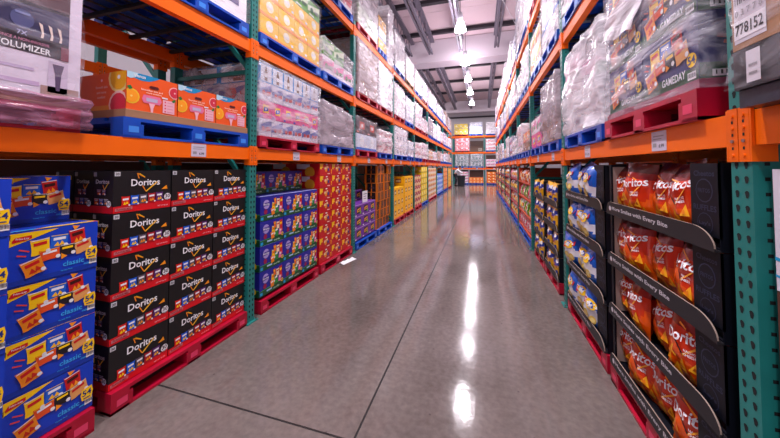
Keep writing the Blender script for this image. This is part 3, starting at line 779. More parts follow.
for i, (a, b) in enumerate(((1.315, 1.65), (1.652, 1.985), (1.987, 2.33))):
    o = carton('venus', b-a-.002, .46, .245); place(o, 'L', a, b-.002, .005, Z1+.182)
    tag(o, 'orange razor carton with citrus print, %s of three on the cardboard tray' % ['nearest', 'middle', 'farthest'][i], 'carton', 'orange razor cartons')
    o = carton('venus', b-a-.002, .46, .245); place(o, 'L', a, b-.002, .48, Z1+.182)
    tag(o, 'orange razor carton in the row behind, %s of three' % ['nearest', 'middle', 'farthest'][i], 'carton', 'orange razor cartons')
mb = MB(); mb.box(0, 0, 0, 1.03, 1.0, .05, CARD); mb.poly([(0,-.001,.046),(1.03,-.001,.046),(1.03,-.001,.05),(0,-.001,.05)], P((200,160,120)))
o = mb.build('cardboard_tray'); place(o, 'L', 1.31, 2.34, 0, Z1+.131); tag(o, 'shallow brown cardboard tray under the orange razor cartons', 'tray')
pallet('blue', 'L', 1.30, 2.35, 0, Z1, 'under the orange razor cartons on the lower shelf', 'pallets on the shelves')

wl = lambda n, k, half: '%s, left racking, %s bay, %s half' % (LEVW[n], ORD[k], half)
wr = lambda n, k, half: '%s, right racking, %s bay, %s half' % (LEVW[n], ORD[k], half)
# bay two
load('L', 1, 2.50, 3.66, Z1, 2.58, 'bottles', 6, 4, 0, 'red', 'blue bottle cartons over pink cartons in film', where='on the lower shelf', kinds=['sauce', 'pinkyel', 'sauce', 'bottles'])
load('L', 1, 3.75, 4.80, Z1, 2.46, 'grey', 3, 3, 2, 'blue', 'grey cloudy-film load with slanting top', where='beside the blue bottle cartons', slope=.12)
load('L', 2, 1.32, 2.33, Z2, 3.9, 'white', 1, 1, 3, 'blue', 'tall white film-wrapped load', where='above the orange razor cartons')
load('L', 2, .06, 1.2, Z2, 3.7, 'whiteblue', 2, 2, 0, 'blue', 'white and blue wrapped load', where='above the beauty-product carton')
load('L', 2, 2.49, 3.68, Z2, 3.72, 'yelgreen', 4, 4, 3, 'blue', 'yellow cartons topped with green ones in film', where='on the middle shelf', kinds=['yelgreen', 'yelgreen', 'yelgreen', 'green'])
load('L', 2, 3.76, 4.80, Z2, 3.38, 'whitepink', 3, 2, 0, 'blue', 'short green and pink wrapped load', where='beside the yellow cartons', slope=.1, kinds=['whitepink', 'green'])
load('L', 3, 2.5, 3.65, Z3, 5.1, 'white', 2, 2, 1, 'blue', 'white wrapped load', where=wl(3, 1, 'nearer'))
load('L', 3, 3.74, 4.78, Z3, 5.0, 'whiteblue', 2, 3, 0, 'blue', 'blue, red and white wrapped load', where=wl(3, 1, 'farther'), kinds=['whitered', 'whiteblue', 'whiteblue'])
load('L', 3, .0, 1.15, Z3, 5.0, 'white', 2, 2, 1, 'blue', 'white wrapped load', where=wl(3, 0, 'nearer'))
load('L', 3, 1.25, 2.3, Z3, 5.0, 'brown', 2, 2, 1, 'red', 'brown wrapped load', where=wl(3, 0, 'farther'))
# bay three
load('L', 1, 4.97, 6.07, Z1, 2.43, 'berry', 2, 2, 3, 'red', 'dark berry carton on blue and white ones', where=wl(1, 2, 'nearer'), kinds=['whiteblue', 'berry'])
load('L', 1, 6.2, 7.2, Z1, 2.33, 'whitepink', 2, 3, 1, 'blue', 'pinkish wrapped load with crimson end', where=wl(1, 2, 'farther'), kinds=['redplain', 'whitepink', 'whitered'])
load('L', 2, 4.98, 6.12, Z2, 3.88, 'brown', 1, 2, 2, 'red', 'tall beige load in cloudy film', where=wl(2, 2, 'nearer'))
load('L', 2, 6.22, 7.25, Z2, 3.86, 'white', 1, 2, 1, 'red', 'tall pale lilac load', where=wl(2, 2, 'farther'))
load('L', 3, 4.98, 6.1, Z3, 5.35, 'grey', 1, 3, 1, 'red', 'tall grey load with green near end', where=wl(3, 2, 'nearer'), kinds=['green', 'grey', 'grey'])
load('L', 3, 6.2, 6.75, Z3, 4.9, 'whiteblue', 2, 3, 3, 'blue', 'short blue and yellow load', where=wl(3, 2, 'middle'), kinds=['yellow', 'whiteblue', 'yellow'])
load('L', 3, 6.85, 7.35, Z3, 5.45, 'white', 2, 4, 1, None, 'tall white load', where=wl(3, 2, 'farther'))
# bay four
load('L', 1, 7.5, 8.85, Z1, 2.58, 'white', 4, 2, 0, 'blue', 'white slatted crate-like load', where=wl(1, 3, 'nearer'))
load('L', 1, 8.95, 9.75, Z1, 2.3, 'whiteblue', 2, 2, 1, 'blue', 'blue and white load', where=wl(1, 3, 'farther'))
load('L', 2, 7.44, 8.5, Z2, 3.72, 'white', 2, 3, 1, 'red', 'white and pinkish load', where=wl(2, 3, 'nearer'))
load('L', 2, 8.6, 9.7, Z2, 3.62, 'whiteblue', 2, 3, 1, 'blue', 'white and blue load', where=wl(2, 3, 'farther'))
load('L', 3, 7.42, 8.5, Z3, 5.1, 'white', 2, 3, 1, 'blue', 'white load with blue marks', where=wl(3, 3, 'nearer'), kinds=['whiteblue', 'white', 'white'])
load('L', 3, 8.6, 9.75, Z3, 4.9, 'brown', 2, 2, 1, 'wood', 'white load with brown cartons', where=wl(3, 3, 'farther'), kinds=['brown', 'white'])
# farther bays: seeded variety
opts = [('white', 1, 'white'), ('whitered', 1, 'red-marked'), ('whiteblue', 0, 'blue-marked'), ('whitepink', 1, 'pinkish'), ('brown', 0, 'brown'), ('grey', 2, 'grey'), ('sauce', 0, 'pale mixed'), ('whiteyel', 0, 'yellow-marked')]
def fill(side, cols, k0, k1, lv, pal=('blue', 'red', 'blue')):
    for k in range(k0, k1):
        a, b = cols[k]+.09, cols[k+1]-.09; mid = (a+b)/2
        for lev in (1, 2, 3):
            for hlf, (u, v) in enumerate(((a, mid-.05), (mid+.05, b))):
                kind, fm, nm = opts[rnd.randrange(len(opts))]
                top = {1: rnd.uniform(.32, .72), 2: rnd.uniform(.42, .9), 3: rnd.uniform(.55, 1.05)}[lev]
                f = wl if side == 'L' else wr
                load(side, lev, u, v, lv[lev-1], lv[lev-1]+.13+top, kind, 2, 2 if lev == 1 else 3, fm, pal[rnd.randrange(3)], nm+' load', where=f(lev, k, ['nearer', 'farther'][hlf]), amp=.03)
fill('L', LC, 4, 9, LV['L'])

# ------------------------------------------------------------------ rear racks behind (dark cardboard boxes added to darken the gaps)
def dimload(side, y0, y1, z, top, txt, off=1.3):
    o = carton('dim', (y1-y0)-.01, .9, top-z-.13); place(o, side, y0, y1, off, z+.132); tag(o, 'added dark cardboard box '+txt, 'box', 'added dark boxes at the rack backs')
    pallet('wood', side, y0, y1, off-.01, z, 'under the box '+txt, 'pallets in the rear racks')
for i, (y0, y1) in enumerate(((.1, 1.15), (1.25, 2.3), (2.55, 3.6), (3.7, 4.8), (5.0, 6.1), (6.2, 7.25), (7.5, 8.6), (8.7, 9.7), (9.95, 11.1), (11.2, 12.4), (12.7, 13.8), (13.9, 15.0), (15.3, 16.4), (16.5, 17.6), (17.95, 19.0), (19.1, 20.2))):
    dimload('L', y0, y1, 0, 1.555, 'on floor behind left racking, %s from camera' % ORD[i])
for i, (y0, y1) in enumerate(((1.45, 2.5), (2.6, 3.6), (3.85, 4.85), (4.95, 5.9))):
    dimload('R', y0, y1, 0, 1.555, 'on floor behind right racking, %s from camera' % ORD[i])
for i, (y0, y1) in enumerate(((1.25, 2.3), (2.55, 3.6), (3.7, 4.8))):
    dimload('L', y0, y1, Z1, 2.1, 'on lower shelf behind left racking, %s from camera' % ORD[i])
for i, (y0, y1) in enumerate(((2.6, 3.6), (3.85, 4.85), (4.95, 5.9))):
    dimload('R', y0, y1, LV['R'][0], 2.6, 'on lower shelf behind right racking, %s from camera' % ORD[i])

# ------------------------------------------------------------------ bags
def bag_mesh(w, h, t, zone, art, seed, name):
    mb = MB(); nu, nv = 14, 18
    def S_(u, v, e, s=-1):
        su = max(0, math.sin(PI*min(max(u, 0), 1))); vv = min(max((v-.04)/.92, 0), 1); sv = max(0, math.sin(PI*vv))
        th = t/2*(su**.55)*(sv**.6)
        wr = noise.noise(Vector((u*4.5+seed, v*5.5, s*2.0)))*.016*min(1, sv*2)+noise.noise(Vector((u*11+seed, v*9, s*5.0)))*.006
        pin = 1-.07*math.sin(PI*v)
        wr *= min(1, su*2.2)
        return (w/2+(u-.5)*w*pin, s*(th+e)+wr+.002*math.sin(u*60)*(1-min(1, sv*4)), v*h)
    for s in (-1, 1):
        vs = [S_(i/nu, j/nv, 0, s) for j in range(nv+1) for i in range(nu+1)]
        for j in range(nv):
            for i in range(nu):
                mm = zone((i+.5)/nu, (j+.5)/nv)
                a = j*(nu+1)+i
                b = len(mb.v); mb.v += [vs[a], vs[a+1], vs[a+nu+2], vs[a+nu+1]]; mb.f.append((b, b+1, b+2, b+3)); mb.m.append(mb.mi(mm))
    # weld handled below; artwork follows the surface
    A = Art(mb, lambda u, v, e: S_(u, v, e+.0035), w, h, .0012)
    art(A)
    o = mb.build(name)
    import bmesh
    bm = bmesh.new(); bm.from_mesh(o.data); bmesh.ops.remove_doubles(bm, verts=bm.verts, dist=.00005); bm.to_mesh(o.data); bm.free()
    o.data.polygons.foreach_set('use_smooth', [True]*len(o.data.polygons))
    return o
def foil(rgb, r=.3): return mat('foil_%02x%02x%02x' % rgb, rgb, r, .15, spec=.6, coat=.25)
FR, FO, FD, FY = foil((218,50,6)), foil((240,90,6)), foil((84,10,8)), foil((246,160,12))
def zone_dor(u, v):
    if v > .86: return FD
    if v > .74: return foil((140,18,10))
    if v < .42+.12*math.sin(u*7): return FO
    return FR
def art_dor(A):
    A.text('Doritos', .5, .64, .15, WHITE, 3, rot=10, width=.84)
    A.line((.30,.78),(.62,.70), .03, P((250,150,40)), 2); A.line((.34,.54),(.5,.40), .03, BLACK, 2); A.line((.5,.40),(.78,.62), .03, P((250,170,50)), 2)
    A.text('NACHO', .62, .48, .035, WHITE, 3, rot=6); A.text('CHEESE', .62, .43, .035, WHITE, 3, rot=6)
    for x, y, s in ((.22,.36,.20),(.45,.24,.22),(.70,.30,.21),(.84,.18,.18),(.30,.14,.20),(.6,.12,.19),(.14,.22,.15)):
        A.poly([(x-s/2,y-s*.3),(x+s*.5,y-s*.35),(x+s*.1,y+s*.45)], P((248,176,30)), 2); A.poly([(x-s*.2,y-s*.15),(x+s*.2,y-s*.2),(x+s*.05,y+s*.15)], P((226,120,16)), 4)
FB, FW = foil((10,92,196)), foil((222,222,232))
def zone_lay(u, v):
    if v > .62+.12*math.sin(u*5): return FB
    if v < .22-.1*math.sin(u*6): return FB
    return FW
def art_lay(A):
    A.ell(.5,.66,.2,P((250,200,20)),2,ry=.12); A.poly([(.2,.56),(.8,.64),(.82,.76),(.2,.70)], P((206,20,36)), 3); A.text("Lay's", .5, .665, .10, WHITE, 4, rot=5, width=.5)
    for x, y in ((.35,.36),(.62,.32),(.48,.22)): A.ell(x,y,.10,P((236,200,90)),2); A.ell(x+.01,y,.06,P((250,226,140)),3)
def zone_ruf(u, v):
    if abs(v-.62-.3*(u-.5)) < .10: return foil((30,60,170))
    return foil((246,186,20)) if v < .6 or v > .86 else foil((240,236,236))
def art_ruf(A):
    A.poly([(.15,.44),(.85,.52),(.85,.60),(.15,.54)], WHITE, 2); A.text('RUFFLES', .5, .52, .07, P((200,20,40)), 3, rot=5, width=.6)
    for x, y in ((.3,.25),(.6,.2),(.5,.32)): A.ell(x,y,.12,P((250,210,60)),2)
    for x, y, r, c in ((.25,.74,.16,(30,60,170)),(.7,.8,.14,(240,236,240)),(.75,.3,.14,(30,60,170)),(.2,.12,.14,(240,236,240)),(.5,.1,.1,(30,60,170))): A.ell(x,y,r,P(c),3)
def plainbag(c1, c2, c3):
    z = lambda u, v: foil(c2) if .38 < v < .68 else foil(c1)
    def a(A): A.ell(.5,.53,.24,P(c3),2); A.rect(.25,.2,.75,.28,P(c2),2)
    return z, a
BAGS = {'dor': (zone_dor, art_dor, .275, .335, .12, 'tortilla_chip_bag'), 'lay': (zone_lay, art_lay, .33, .345, .15, 'potato_chip_bag'), 'ruf': (zone_ruf, art_ruf, .2, .28, .09, 'ridged_chip_bag')}
for k, c in {'grn': ((120,190,30), (60,140,40), (240,240,200)), 'wht': ((230,228,232), (200,60,60), (250,200,60)), 'org': ((220,110,40), (240,220,200), (160,30,30)), 'pnk': ((232,150,170), (240,235,240), (200,40,80)), 'drk': ((70,40,50), (190,60,50), (230,200,80))}.items():
    z, a = plainbag(*c); BAGS[k] = (z, a, .22, .28, .1, 'snack_bag')
def bag(kind, var=0):
    z, a, w, h, t, nm = BAGS[kind]
    key = ('bag', kind, var)
    if key not in PROTO:
        o = bag_mesh(w, h, t, z, a, var*3.7+1, nm); PROTO[key] = (o.data, nm); return o
    me, nm = PROTO[key]; o = bpy.data.objects.new(nm, me); COL.objects.link(o); return o
def place_bag(kind, var, side, yc, off, z, lean=.2, roll=0, yaw=0, scale=1):
    w = BAGS[kind][2]*scale; o = bag(kind, var); o.scale = (scale,)*3
    o.rotation_mode = 'QUATERNION'
    base = Matrix.Rotation(PI/2 if side == 'L' else -PI/2, 4, 'Z')
    M = base @ Matrix.Rotation(yaw, 4, 'Z') @ Matrix.Rotation(-lean, 4, 'X') @ Matrix.Rotation(roll, 4, 'Y')
    o.rotation_quaternion = M.to_quaternion()
    pv = Vector((XL-off, yc, z)) if side == 'L' else Vector((XR+off, yc, z))
    o.location = pv-(M @ Vector((w/2, 0, 0)))
    return o

# ------------------------------------------------------------------ display trays, right rack
NAVY = mat('navy_display_board', (11, 13, 24), .5, 0, .1, 9, spec=.25); NAVYP = P((36, 42, 72), .5); LIP = mat('charcoal_display_lip', (40, 38, 42), .5, spec=.3)
EDGE = mat('raw_board_edge', (150, 130, 118), .8); INNER = mat('pale_board_inside', (176, 150, 140), .8)
def tray_proto(w, h, d, pn, pf, text=True):
    root = empty('display_tray'); t = .006
    a = MB(); a.box(0, 0, 0, w, d, .012, NAVY); a.box(0, d-t, 0, w, d, h-.004, NAVY); a.build('tray_base', root)
    for s in (0, 1):        # side walls with front return panel; s=1 is nearest the camera on the right rack
        b = MB(); x0 = w-t if s else 0; b.box(x0, .0, .012, x0+t, d-t, h-.004, NAVY)
        pw = pn if s else pf; xa = w-pw if s else 0; xb = w if s else pw
        b.box(xa, .0, .05, xb, t, h-.004, NAVY)
        if not s: b.box(t, .02, .02, t+.002, d-.02, h-.02, INNER)
        if s and text:
            A = Art(b, lambda u, v, e: (xa+u*pw, -e, .05+v*(h-.054)), pw, h-.054, .0005)
            A.text('Cheetos', .5, .86, .08, NAVYP, 1, width=.72); A.ell(.5,.62,.3,NAVYP,1); A.ell(.5,.62,.27,NAVY,2); A.text('FRITOS', .5, .62, .06, NAVYP, 3, width=.42); A.text('RUFFLES', .5, .38, .08, NAVYP, 1, width=.8); A.ell(.5,.16,.27,NAVYP,1); A.ell(.5,.16,.25,NAVY,2); A.text("Lay's", .5, .16, .07, NAVYP, 3, width=.4)
            A = Art(b, lambda u, v, e: (w+e, u*.3, .02+v*(h-.03)), .3, h-.03, .0005)
            A.text('TOSTITOS', .38, .78, .09, NAVYP, 1, width=.5); A.text('Doritos', .4, .5, .1, NAVYP, 1, width=.45); A.ell(.45,.2,.16,NAVYP,1); A.ell(.45,.2,.14,NAVY,2)
        b.build('side_panel', root)
    c = MB(); hb = .085
    n = 10; out = []
    for i in range(n+1): q = i/n; out.append((-.008+ (.10)*(q), hb+.10*(1-math.sin(q*PI/2))))
    prof = [(0, .0), (w, .0)]
    top = [(w-.12+.12*math.sin(i/10*PI/2), .012+(hb-.012)*math.cos(i/10*PI/2)) for i in range(10, -1, -1)]
    topl = [(.05*(1-math.cos(i/8*PI/2)), .02+(hb-.02)*math.sin(i/8*PI/2)) for i in range(8, -1, -1)]
    pts = prof+top+topl
    y0, y1 = -.022, -.016
    c.poly([(x, y0, z) for x, z in pts], LIP); c.poly([(x, y1, z) for x, z in pts], LIP)
    for i in range(len(pts)):
        p, q = pts[i], pts[(i+1) % len(pts)]; c.poly([(p[0],y0,p[1]),(q[0],y0,q[1]),(q[0],y1,q[1]),(p[0],y1,p[1])], EDGE if i > 1 else LIP)
    c.box(0, -.016, 0, w, 0, .006, LIP)
    if text:
        A = Art(c, lambda u, v, e: (u*w, y0-e, v*hb), w, hb, .0006)
        A.text('More Smiles with Every Bite', .40, .50, .36, P((206,200,206)), 1, width=.62); A.ell(.06,.5,.016,P((206,200,206)),1)
    c.build('front_lip', root)
    return root
def display(y0, y1, pn, pf, kind, nb, desc, tiers=4, z0=.135, th=.346, text=True, pal='red', second=True, sc=1.0, lean=.2, off=.012, fwd=.075, pfb=None):
    w = y1-y0
    if pal: pallet(pal, 'R', y0-.02, y1+.02, 0, 0, 'on the floor under the display of '+desc+'s', 'pallets on the floor')
    tn = ['bottom', 'second', 'third', 'top'] if tiers == 4 else ['bottom', 'middle', 'top']
    for k in range(tiers):
        z = z0+k*th
        o = spawn(('tray', w, th, pn, pf, text), lambda: tray_proto(w, th, .58, pn, pf, text)); place(o, 'R', y0, y1, off, z)
        tag(o, 'dark cardboard display tray holding %ss, %s tier' % (desc, tn[k]), 'display tray', 'display trays of '+desc+'s')
        span = w-pn-(pf if pfb is None else pfb); bw = BAGS[kind][2]*sc
        for i in range(nb):
            yc = y0+pn+span*(i+.5)/nb+rnd.uniform(-.012, .012)
            pos = 'only one' if nb == 1 else ('nearest' if i == 0 else 'farthest' if i == nb-1 else ['', 'second', 'third', 'fourth'][i])
            b = place_bag(kind, rnd.randrange(3), 'R', yc, off+fwd+.03*(i % 2), z+.014, lean+rnd.uniform(-.05, .05), rnd.uniform(-.2, .2), rnd.uniform(-.15, .3), sc)
            tag(b, '%s on the %s tier, %s' % (desc, tn[k], pos), 'bag', desc+'s')
        if second:
            for i in range(nb-1):
                yc = y0+pn+span*(i+1)/nb
                b = place_bag(kind, 1, 'R', yc, off+.24, z+.014, .12, 0, 0, sc*.95)
                tag(b, '%s on the %s tier, back row, %s' % (desc, tn[k], ['nearest', 'middle', 'farthest'][i]), 'bag', desc+'s')
display(1.47, 2.50, .165, .03, 'dor', 4, 'orange tortilla chip bag', lean=.06, fwd=.055, pfb=-.07)
display(2.60, 3.60, .20, .03, 'lay', 3, 'blue potato chip bag', lean=.02, fwd=.035)
display(4.00, 4.78, .05, .02, 'ruf', 4, 'yellow chip bag', tiers=4, z0=.135, th=.29, text=False, second=False, fwd=.02, lean=.0)
display(4.86, 5.66, .04, .02, 'ruf', 4, 'yellow chip bag in the farther display', tiers=4, z0=.135, th=.29, text=False, second=False, fwd=.01, lean=.0)

# open shelf stands with bags, right rack farther bays
def stand_proto(w, levels, m):
    root = empty('shelf_stand')
    for z in levels:
        a = MB(); a.box(0, 0, z, w, .5, z+.012, m); a.box(0, -.012, z-.005, w, 0, z+.03, m); a.build('shelf', root)
    for x in (0, w-.02):
        a = MB(); a.box(x, .0, 0, x+.02, .5, levels[-1]+.33, m); a.build('side_panel', root)
    return root
STO, STR = mat('burnt_orange_stand', (190, 62, 20), .5), mat('crimson_stand', (150, 16, 40), .5)
def stand(k, y0, y1, kinds, m, mn, desc, levels=(.03, .36, .69, 1.02), pal='blue'):
    pallet(pal, 'R', y0, y1, 0, 0, 'on the floor under the '+desc, 'pallets on the floor')
    w = round(y1-y0, 2)
    o = spawn(('stand', w, mn), lambda: stand_proto(w, levels, m)); place(o, 'R', y0, y1, .02, .132)
    tag(o, desc+' along the right racking', 'shelf stand', 'snack shelf stands')
    n = int(w/.23)
    for j, z in enumerate(levels):
        for i in range(n):
            kd = kinds[j] if not isinstance(kinds[j], tuple) else kinds[j][i % len(kinds[j])]
            yc = y0+.13+(w-.26)*(i/(n-1))
            b = place_bag(kd, rnd.randrange(2), 'R', yc, .02+.04, .132+z+.013, rnd.uniform(.05, .25), rnd.uniform(-.15, .15), rnd.uniform(-.2, .2), .72 if kd == 'lay' else .98)
            cname = {'grn': 'green', 'wht': 'white', 'org': 'orange', 'pnk': 'pink', 'drk': 'maroon', 'ruf': 'yellow', 'lay': 'blue'}[kd]
            tag(b, '%s snack bag, %s shelf of the %s, %s from its near end' % (cname, ['bottom', 'second', 'third', 'top'][j], desc.split(',')[0], ORD[i]), 'bag', 'bags on the '+desc)
stand(3, 6.12, 8.0, ('pnk', ('grn', 'wht'), ('grn', 'pnk'), ('wht', 'org')), STO, 'o', 'nearest orange stand')
stand(4, 8.25, 10.2, (('drk', 'wht'), ('wht', 'org'), ('drk', 'wht'), ('wht', 'pnk')), STR, 'r', 'nearest crimson stand')
stand(5, 10.4, 12.5, (('wht', 'grn'), ('drk', 'org'), ('drk', 'wht'), ('ruf', 'wht')), STR, 'r', 'middle crimson stand')
stand(6, 12.7, 14.8, (('ruf', 'wht'), ('grn', 'drk'), ('wht', 'drk'), ('wht', 'lay')), STR, 'r', 'farthest crimson stand')
stand(7, 15.0, 17.1, (('ruf', 'org'), ('grn', 'wht'), ('wht', 'drk'), ('wht', 'lay')), STO, 'o', 'farther orange stand')
stand(8, 17.3, 19.4, (('ruf', 'org'), ('grn', 'wht'), ('ruf', 'drk'), ('wht', 'lay')), STO, 'o', 'last orange stand')

# ------------------------------------------------------------------ right shelf loads
q1, q2, q3 = LV['R']
def k_gameday(w, d, h):
    mb = MB(); shell(mb, w, d, h, mat('indigo_carton', (24, 30, 104), .38)); F, Lf, Rt, T = faces(mb, w, d, h)
    for A in (F, Lf, Rt): A.poly([(0,0),(1,0),(1,.20),(0,.24)], DGRN, 1)
    snack_cluster(F, -.05, .0, 1.0); F.text('GAMEDAY', .83, .15, .13, P((225,225,235)), 8, 'r', width=.40); F.ell(.92,.32,.07,YEL,7); F.text('54',.92,.32,.13,INKBLUE,8)
    barcode(F, .86,.03,.98,.14,8)
    for A in (Lf, Rt):
        A.ell(.3,.88,.13,P((240,170,20)),2,ry=.05); A.rect(.17,.85,.45,.9,P((206,60,40)),3); A.text('Frito-Lay', .31, .875, .03, WHITE, 4)
        A.bag(.58,.56,.4,.42,ORG,YEL,-6,3,P((200,50,20))); A.bag(.50,.36,.46,.40,P((200,60,20)),YEL,14,5,P((250,200,60)))
        A.line((.12,.62),(.28,.54),.03,P((190,60,50)),3); A.line((.16,.52),(.30,.46),.03,P((190,60,50)),3)
        barcode(A, .08,.03,.40,.13,3); A.text('GAMEDAY', .8, .16, .05, WHITE, 3, width=.3)
    return mb.build('game_day_carton')
KINDS['gameday'] = k_gameday
load('R', 1, 1.54, 2.46, q1+.175, q1+.175+3*.29, 'gameday', 2, 3, 0, None, 'indigo and green snack cartons in streaky film', where='on the lower right shelf', d=1.05, amp=.012, fz=-.045)
def film_drape():
    vs = []; nu, nv = 26, 8; fs = []
    A0, A1, B0, B1 = (2.49, 2.385), (2.06, 2.30), (2.36, 2.50), (1.62, 2.62)
    for i in range(nu+1):
        u = i/nu
        for j in range(nv+1):
            v = j/nv
            y = (A0[0]+(A1[0]-A0[0])*u)*(1-v)+(B0[0]+(B1[0]-B0[0])*u)*v; z = (A0[1]+(A1[1]-A0[1])*u)*(1-v)+(B0[1]+(B1[1]-B0[1])*u)*v
            z += .012*math.sin(u*9)*(1-v)
            vs.append((2.46-y, -.022+.014*noise.noise(Vector((u*3, v*14, 2)))-.01*v, z-(q1+.175)))
    fs = [(i*(nv+1)+j, i*(nv+1)+j+1, (i+1)*(nv+1)+j+1, (i+1)*(nv+1)+j) for i in range(nu) for j in range(nv)]
    m = MB(); m.mesh(vs, fs, film_mat('white_drape_film', (252, 246, 254), .6, .97, .6, 4.4)); return m.build('film_drape', bpy.data.objects[GD], True)
GD = [o.name for o in bpy.data.objects if o.get('label', '').startswith('indigo and green snack cartons')][0]
film_drape()
pallet('red', 'R', 1.52, 2.47, -.02, q1, 'under the indigo snack cartons on the lower right shelf', 'pallets on the shelves')
mb = MB(); mb.box(0, 0, 0, .93, 1.05, .04, mat('crimson_wrapped_board', (150, 60, 90), .4, 0, .3, 12, .3)); o = mb.build('slip_board'); place(o, 'R', 1.53, 2.46, -.005, q1+.132); tag(o, 'crimson film-wrapped slip board under the indigo snack cartons', 'board')
load('R', 1, 2.56, 3.58, q1, 2.62, 'brown', 2, 2, 1, 'blue', 'pale crumpled film load', where='beside the indigo snack cartons', slope=-.02, taper=.05, kinds=['white', 'whitepink'], amp=.04)
# near bay carton with stock number
def k_stock(w, d, h):
    mb = MB(); shell(mb, w, d, h, CARD); F, Lf, Rt, T = faces(mb, w, d, h)
    F.rect(.01,.06,.125,.62,P((206,198,208)),1); F.rect(.01,.10,.125,.28,P((236,232,238)),2); F.text('778152', .067, .19, .11, BLACK, 3, width=.10)
    F.text('0 3 7 7 8', .067, .35, .06, GREY, 3, width=.1)
    for i in range(12): F.rect(.018+i*.0085, .44, .018+i*.0085+.003+.0015*(i % 3), .56, P((90,84,90)), 3)
    return mb.build('stock_carton')
KINDS['stock'] = k_stock
root = empty('wrapped_load'); c = carton('stock', 1.0, 1.0, .33); c.parent = root; c.location = (0, 0, .13); c['label'] = 'brown carton with a printed stock number'
c = carton('stock', 1.0, 1.0, .33); c.parent = root; c.location = (0, 0, .462)
mb = MB(); mb.box(0, .0, 0, 1.0, 1.0, .128, mat('black_plastic_crate', (34, 32, 38), .4)); A = Art(mb, lambda u, v, e: (u, -e, v*.128), 1.0, .128); A.rect(.05,.12,.10,.9,P((214,208,216)),1); A.rect(.06,.3,.09,.36,GREY,2); A.rect(.06,.5,.09,.56,GREY,2)
mb.build('black_crate', root); f = film_shell(1.0, 1.0, .80, FILM[3], 8.8, amp=.010, z0=-.0); f.parent = root
place(root, 'R', .27, 1.268, -.06, q1+.058); tag(root, 'brown carton printed 778152 over a black crate, right of the near post', 'pallet load')
mb = MB(); mb.box(0, 0, 0, 1.0, 1.0, .056, mat('dark_slip_sheet', (46, 48, 60), .35, 0, .2, 8, .3)); o = mb.build('slip_sheet'); place(o, 'R', .265, 1.265, -.05, q1+.001); tag(o, 'dark wrapped slip sheet under the black crate, right edge', 'board')
# white panel box low on the right edge
mb = MB(); w, d, h = .9, .8, .38; shell(mb, w, d, h, mat('white_appliance_carton', (222, 216, 228), .4)); F, Lf, Rt, T = faces(mb, w, d, h)
for A in (F, Rt, Lf): A.line((0,.26),(1,.06),.012,CYAN,1); A.line((0,.12),(1,.02),.008,CYAN,1)
o = mb.build('white_carton'); place(o, 'R', .36, 1.26, .02, 1.115); tag(o, 'white carton with teal stripes behind the near post, right edge', 'carton')
mb = MB(); w, d, h = .9, .85, .98; shell(mb, w, d, h, mat('dark_brown_carton', (84, 50, 38), .6)); F, Lf, Rt, T = faces(mb, w, d, h)
for A in (F, Rt, Lf): A.ell(.85,.62,.05,P((180,170,170)),1); A.ell(.85,.62,.035,P((60,50,60)),2); A.rect(.2,.1,.7,.4,P((190,90,40)),1)
o = mb.build('brown_carton'); place(o, 'R', .36, 1.26, .02, .133); tag(o, 'dark brown carton under the white carton, right edge', 'carton')
pallet('red', 'R', .25, 1.28, 0, 0, 'on the floor under the dark brown carton, right edge', 'pallets on the floor')

load('R', 1, 3.84, 4.85, q1, 2.62, 'grey', 1, 2, 2, 'blue', 'grey load with brown cardboard corner', where=wr(1, 2, 'nearer'), kinds=['brown', 'grey'], amp=.035)
load('R', 1, 4.95, 5.9, q1, 2.30, 'whitepink', 2, 2, 3, 'blue', 'pink and magenta printed load', where=wr(1, 2, 'farther'), kinds=['pinkyel', 'whitepink'])
load('R', 1, 6.1, 7.0, q1, 2.2, 'brown', 2, 2, 0, 'blue', 'tan and orange load', where=wr(1, 3, 'nearer'), kinds=['brown', 'orange'])
load('R', 1, 7.1, 8.0, q1, 2.45, 'whitepink', 2, 2, 1, 'blue', 'pinkish load', where=wr(1, 3, 'farther'))
load('R', 2, 1.5, 2.5, q2, 3.9, 'white', 2, 2, 1, 'wood', 'white load', where=wr(2, 1, 'nearer'))
load('R', 2, 2.6, 3.6, q2, 3.9, 'white', 2, 2, 1, 'blue', 'white load', where=wr(2, 1, 'farther'))
load('R', 2, 3.84, 4.8, q2, 4.0, 'white', 2, 3, 0, 'blue', 'white load with blue corner', where=wr(2, 2, 'nearer'), kinds=['white', 'whiteblue', 'white'])
load('R', 2, 4.9, 5.88, q2, 3.75, 'whiteyel', 2, 2, 3, 'blue', 'white and yellow load', where=wr(2, 2, 'farther'))
load('R', 2, 6.1, 7.0, q2, 3.8, 'white', 2, 2, 1, 'blue', 'white crumpled load', where=wr(2, 3, 'nearer'), amp=.04)
load('R', 2, 7.1, 8.0, q2, 3.6, 'grey', 2, 2, 1, 'blue', 'grey load', where=wr(2, 3, 'farther'))
load('R', 3, 3.84, 4.8, q3, 5.6, 'white', 2, 3, 1, 'red', 'white load', where=wr(3, 2, 'nearer'))
load('R', 3, 4.9, 5.9, q3, 5.7, 'white', 2, 3, 1, 'red', 'tall white load with blue stripe', where=wr(3, 2, 'farther'), kinds=['white', 'whiteblue', 'white'])
load('R', 3, 6.1, 8.0, q3, 5.5, 'whiteblue', 3, 3, 1, 'blue', 'tall white and blue load', where=wr(3, 3, 'whole'), kinds=['white', 'white', 'whiteblue'])
load('R', 3, 1.5, 3.5, q3, 5.2, 'white', 3, 3, 1, 'blue', 'white load', where=wr(3, 1, 'whole'))
fill('R', RC, 4, 9, LV['R'])

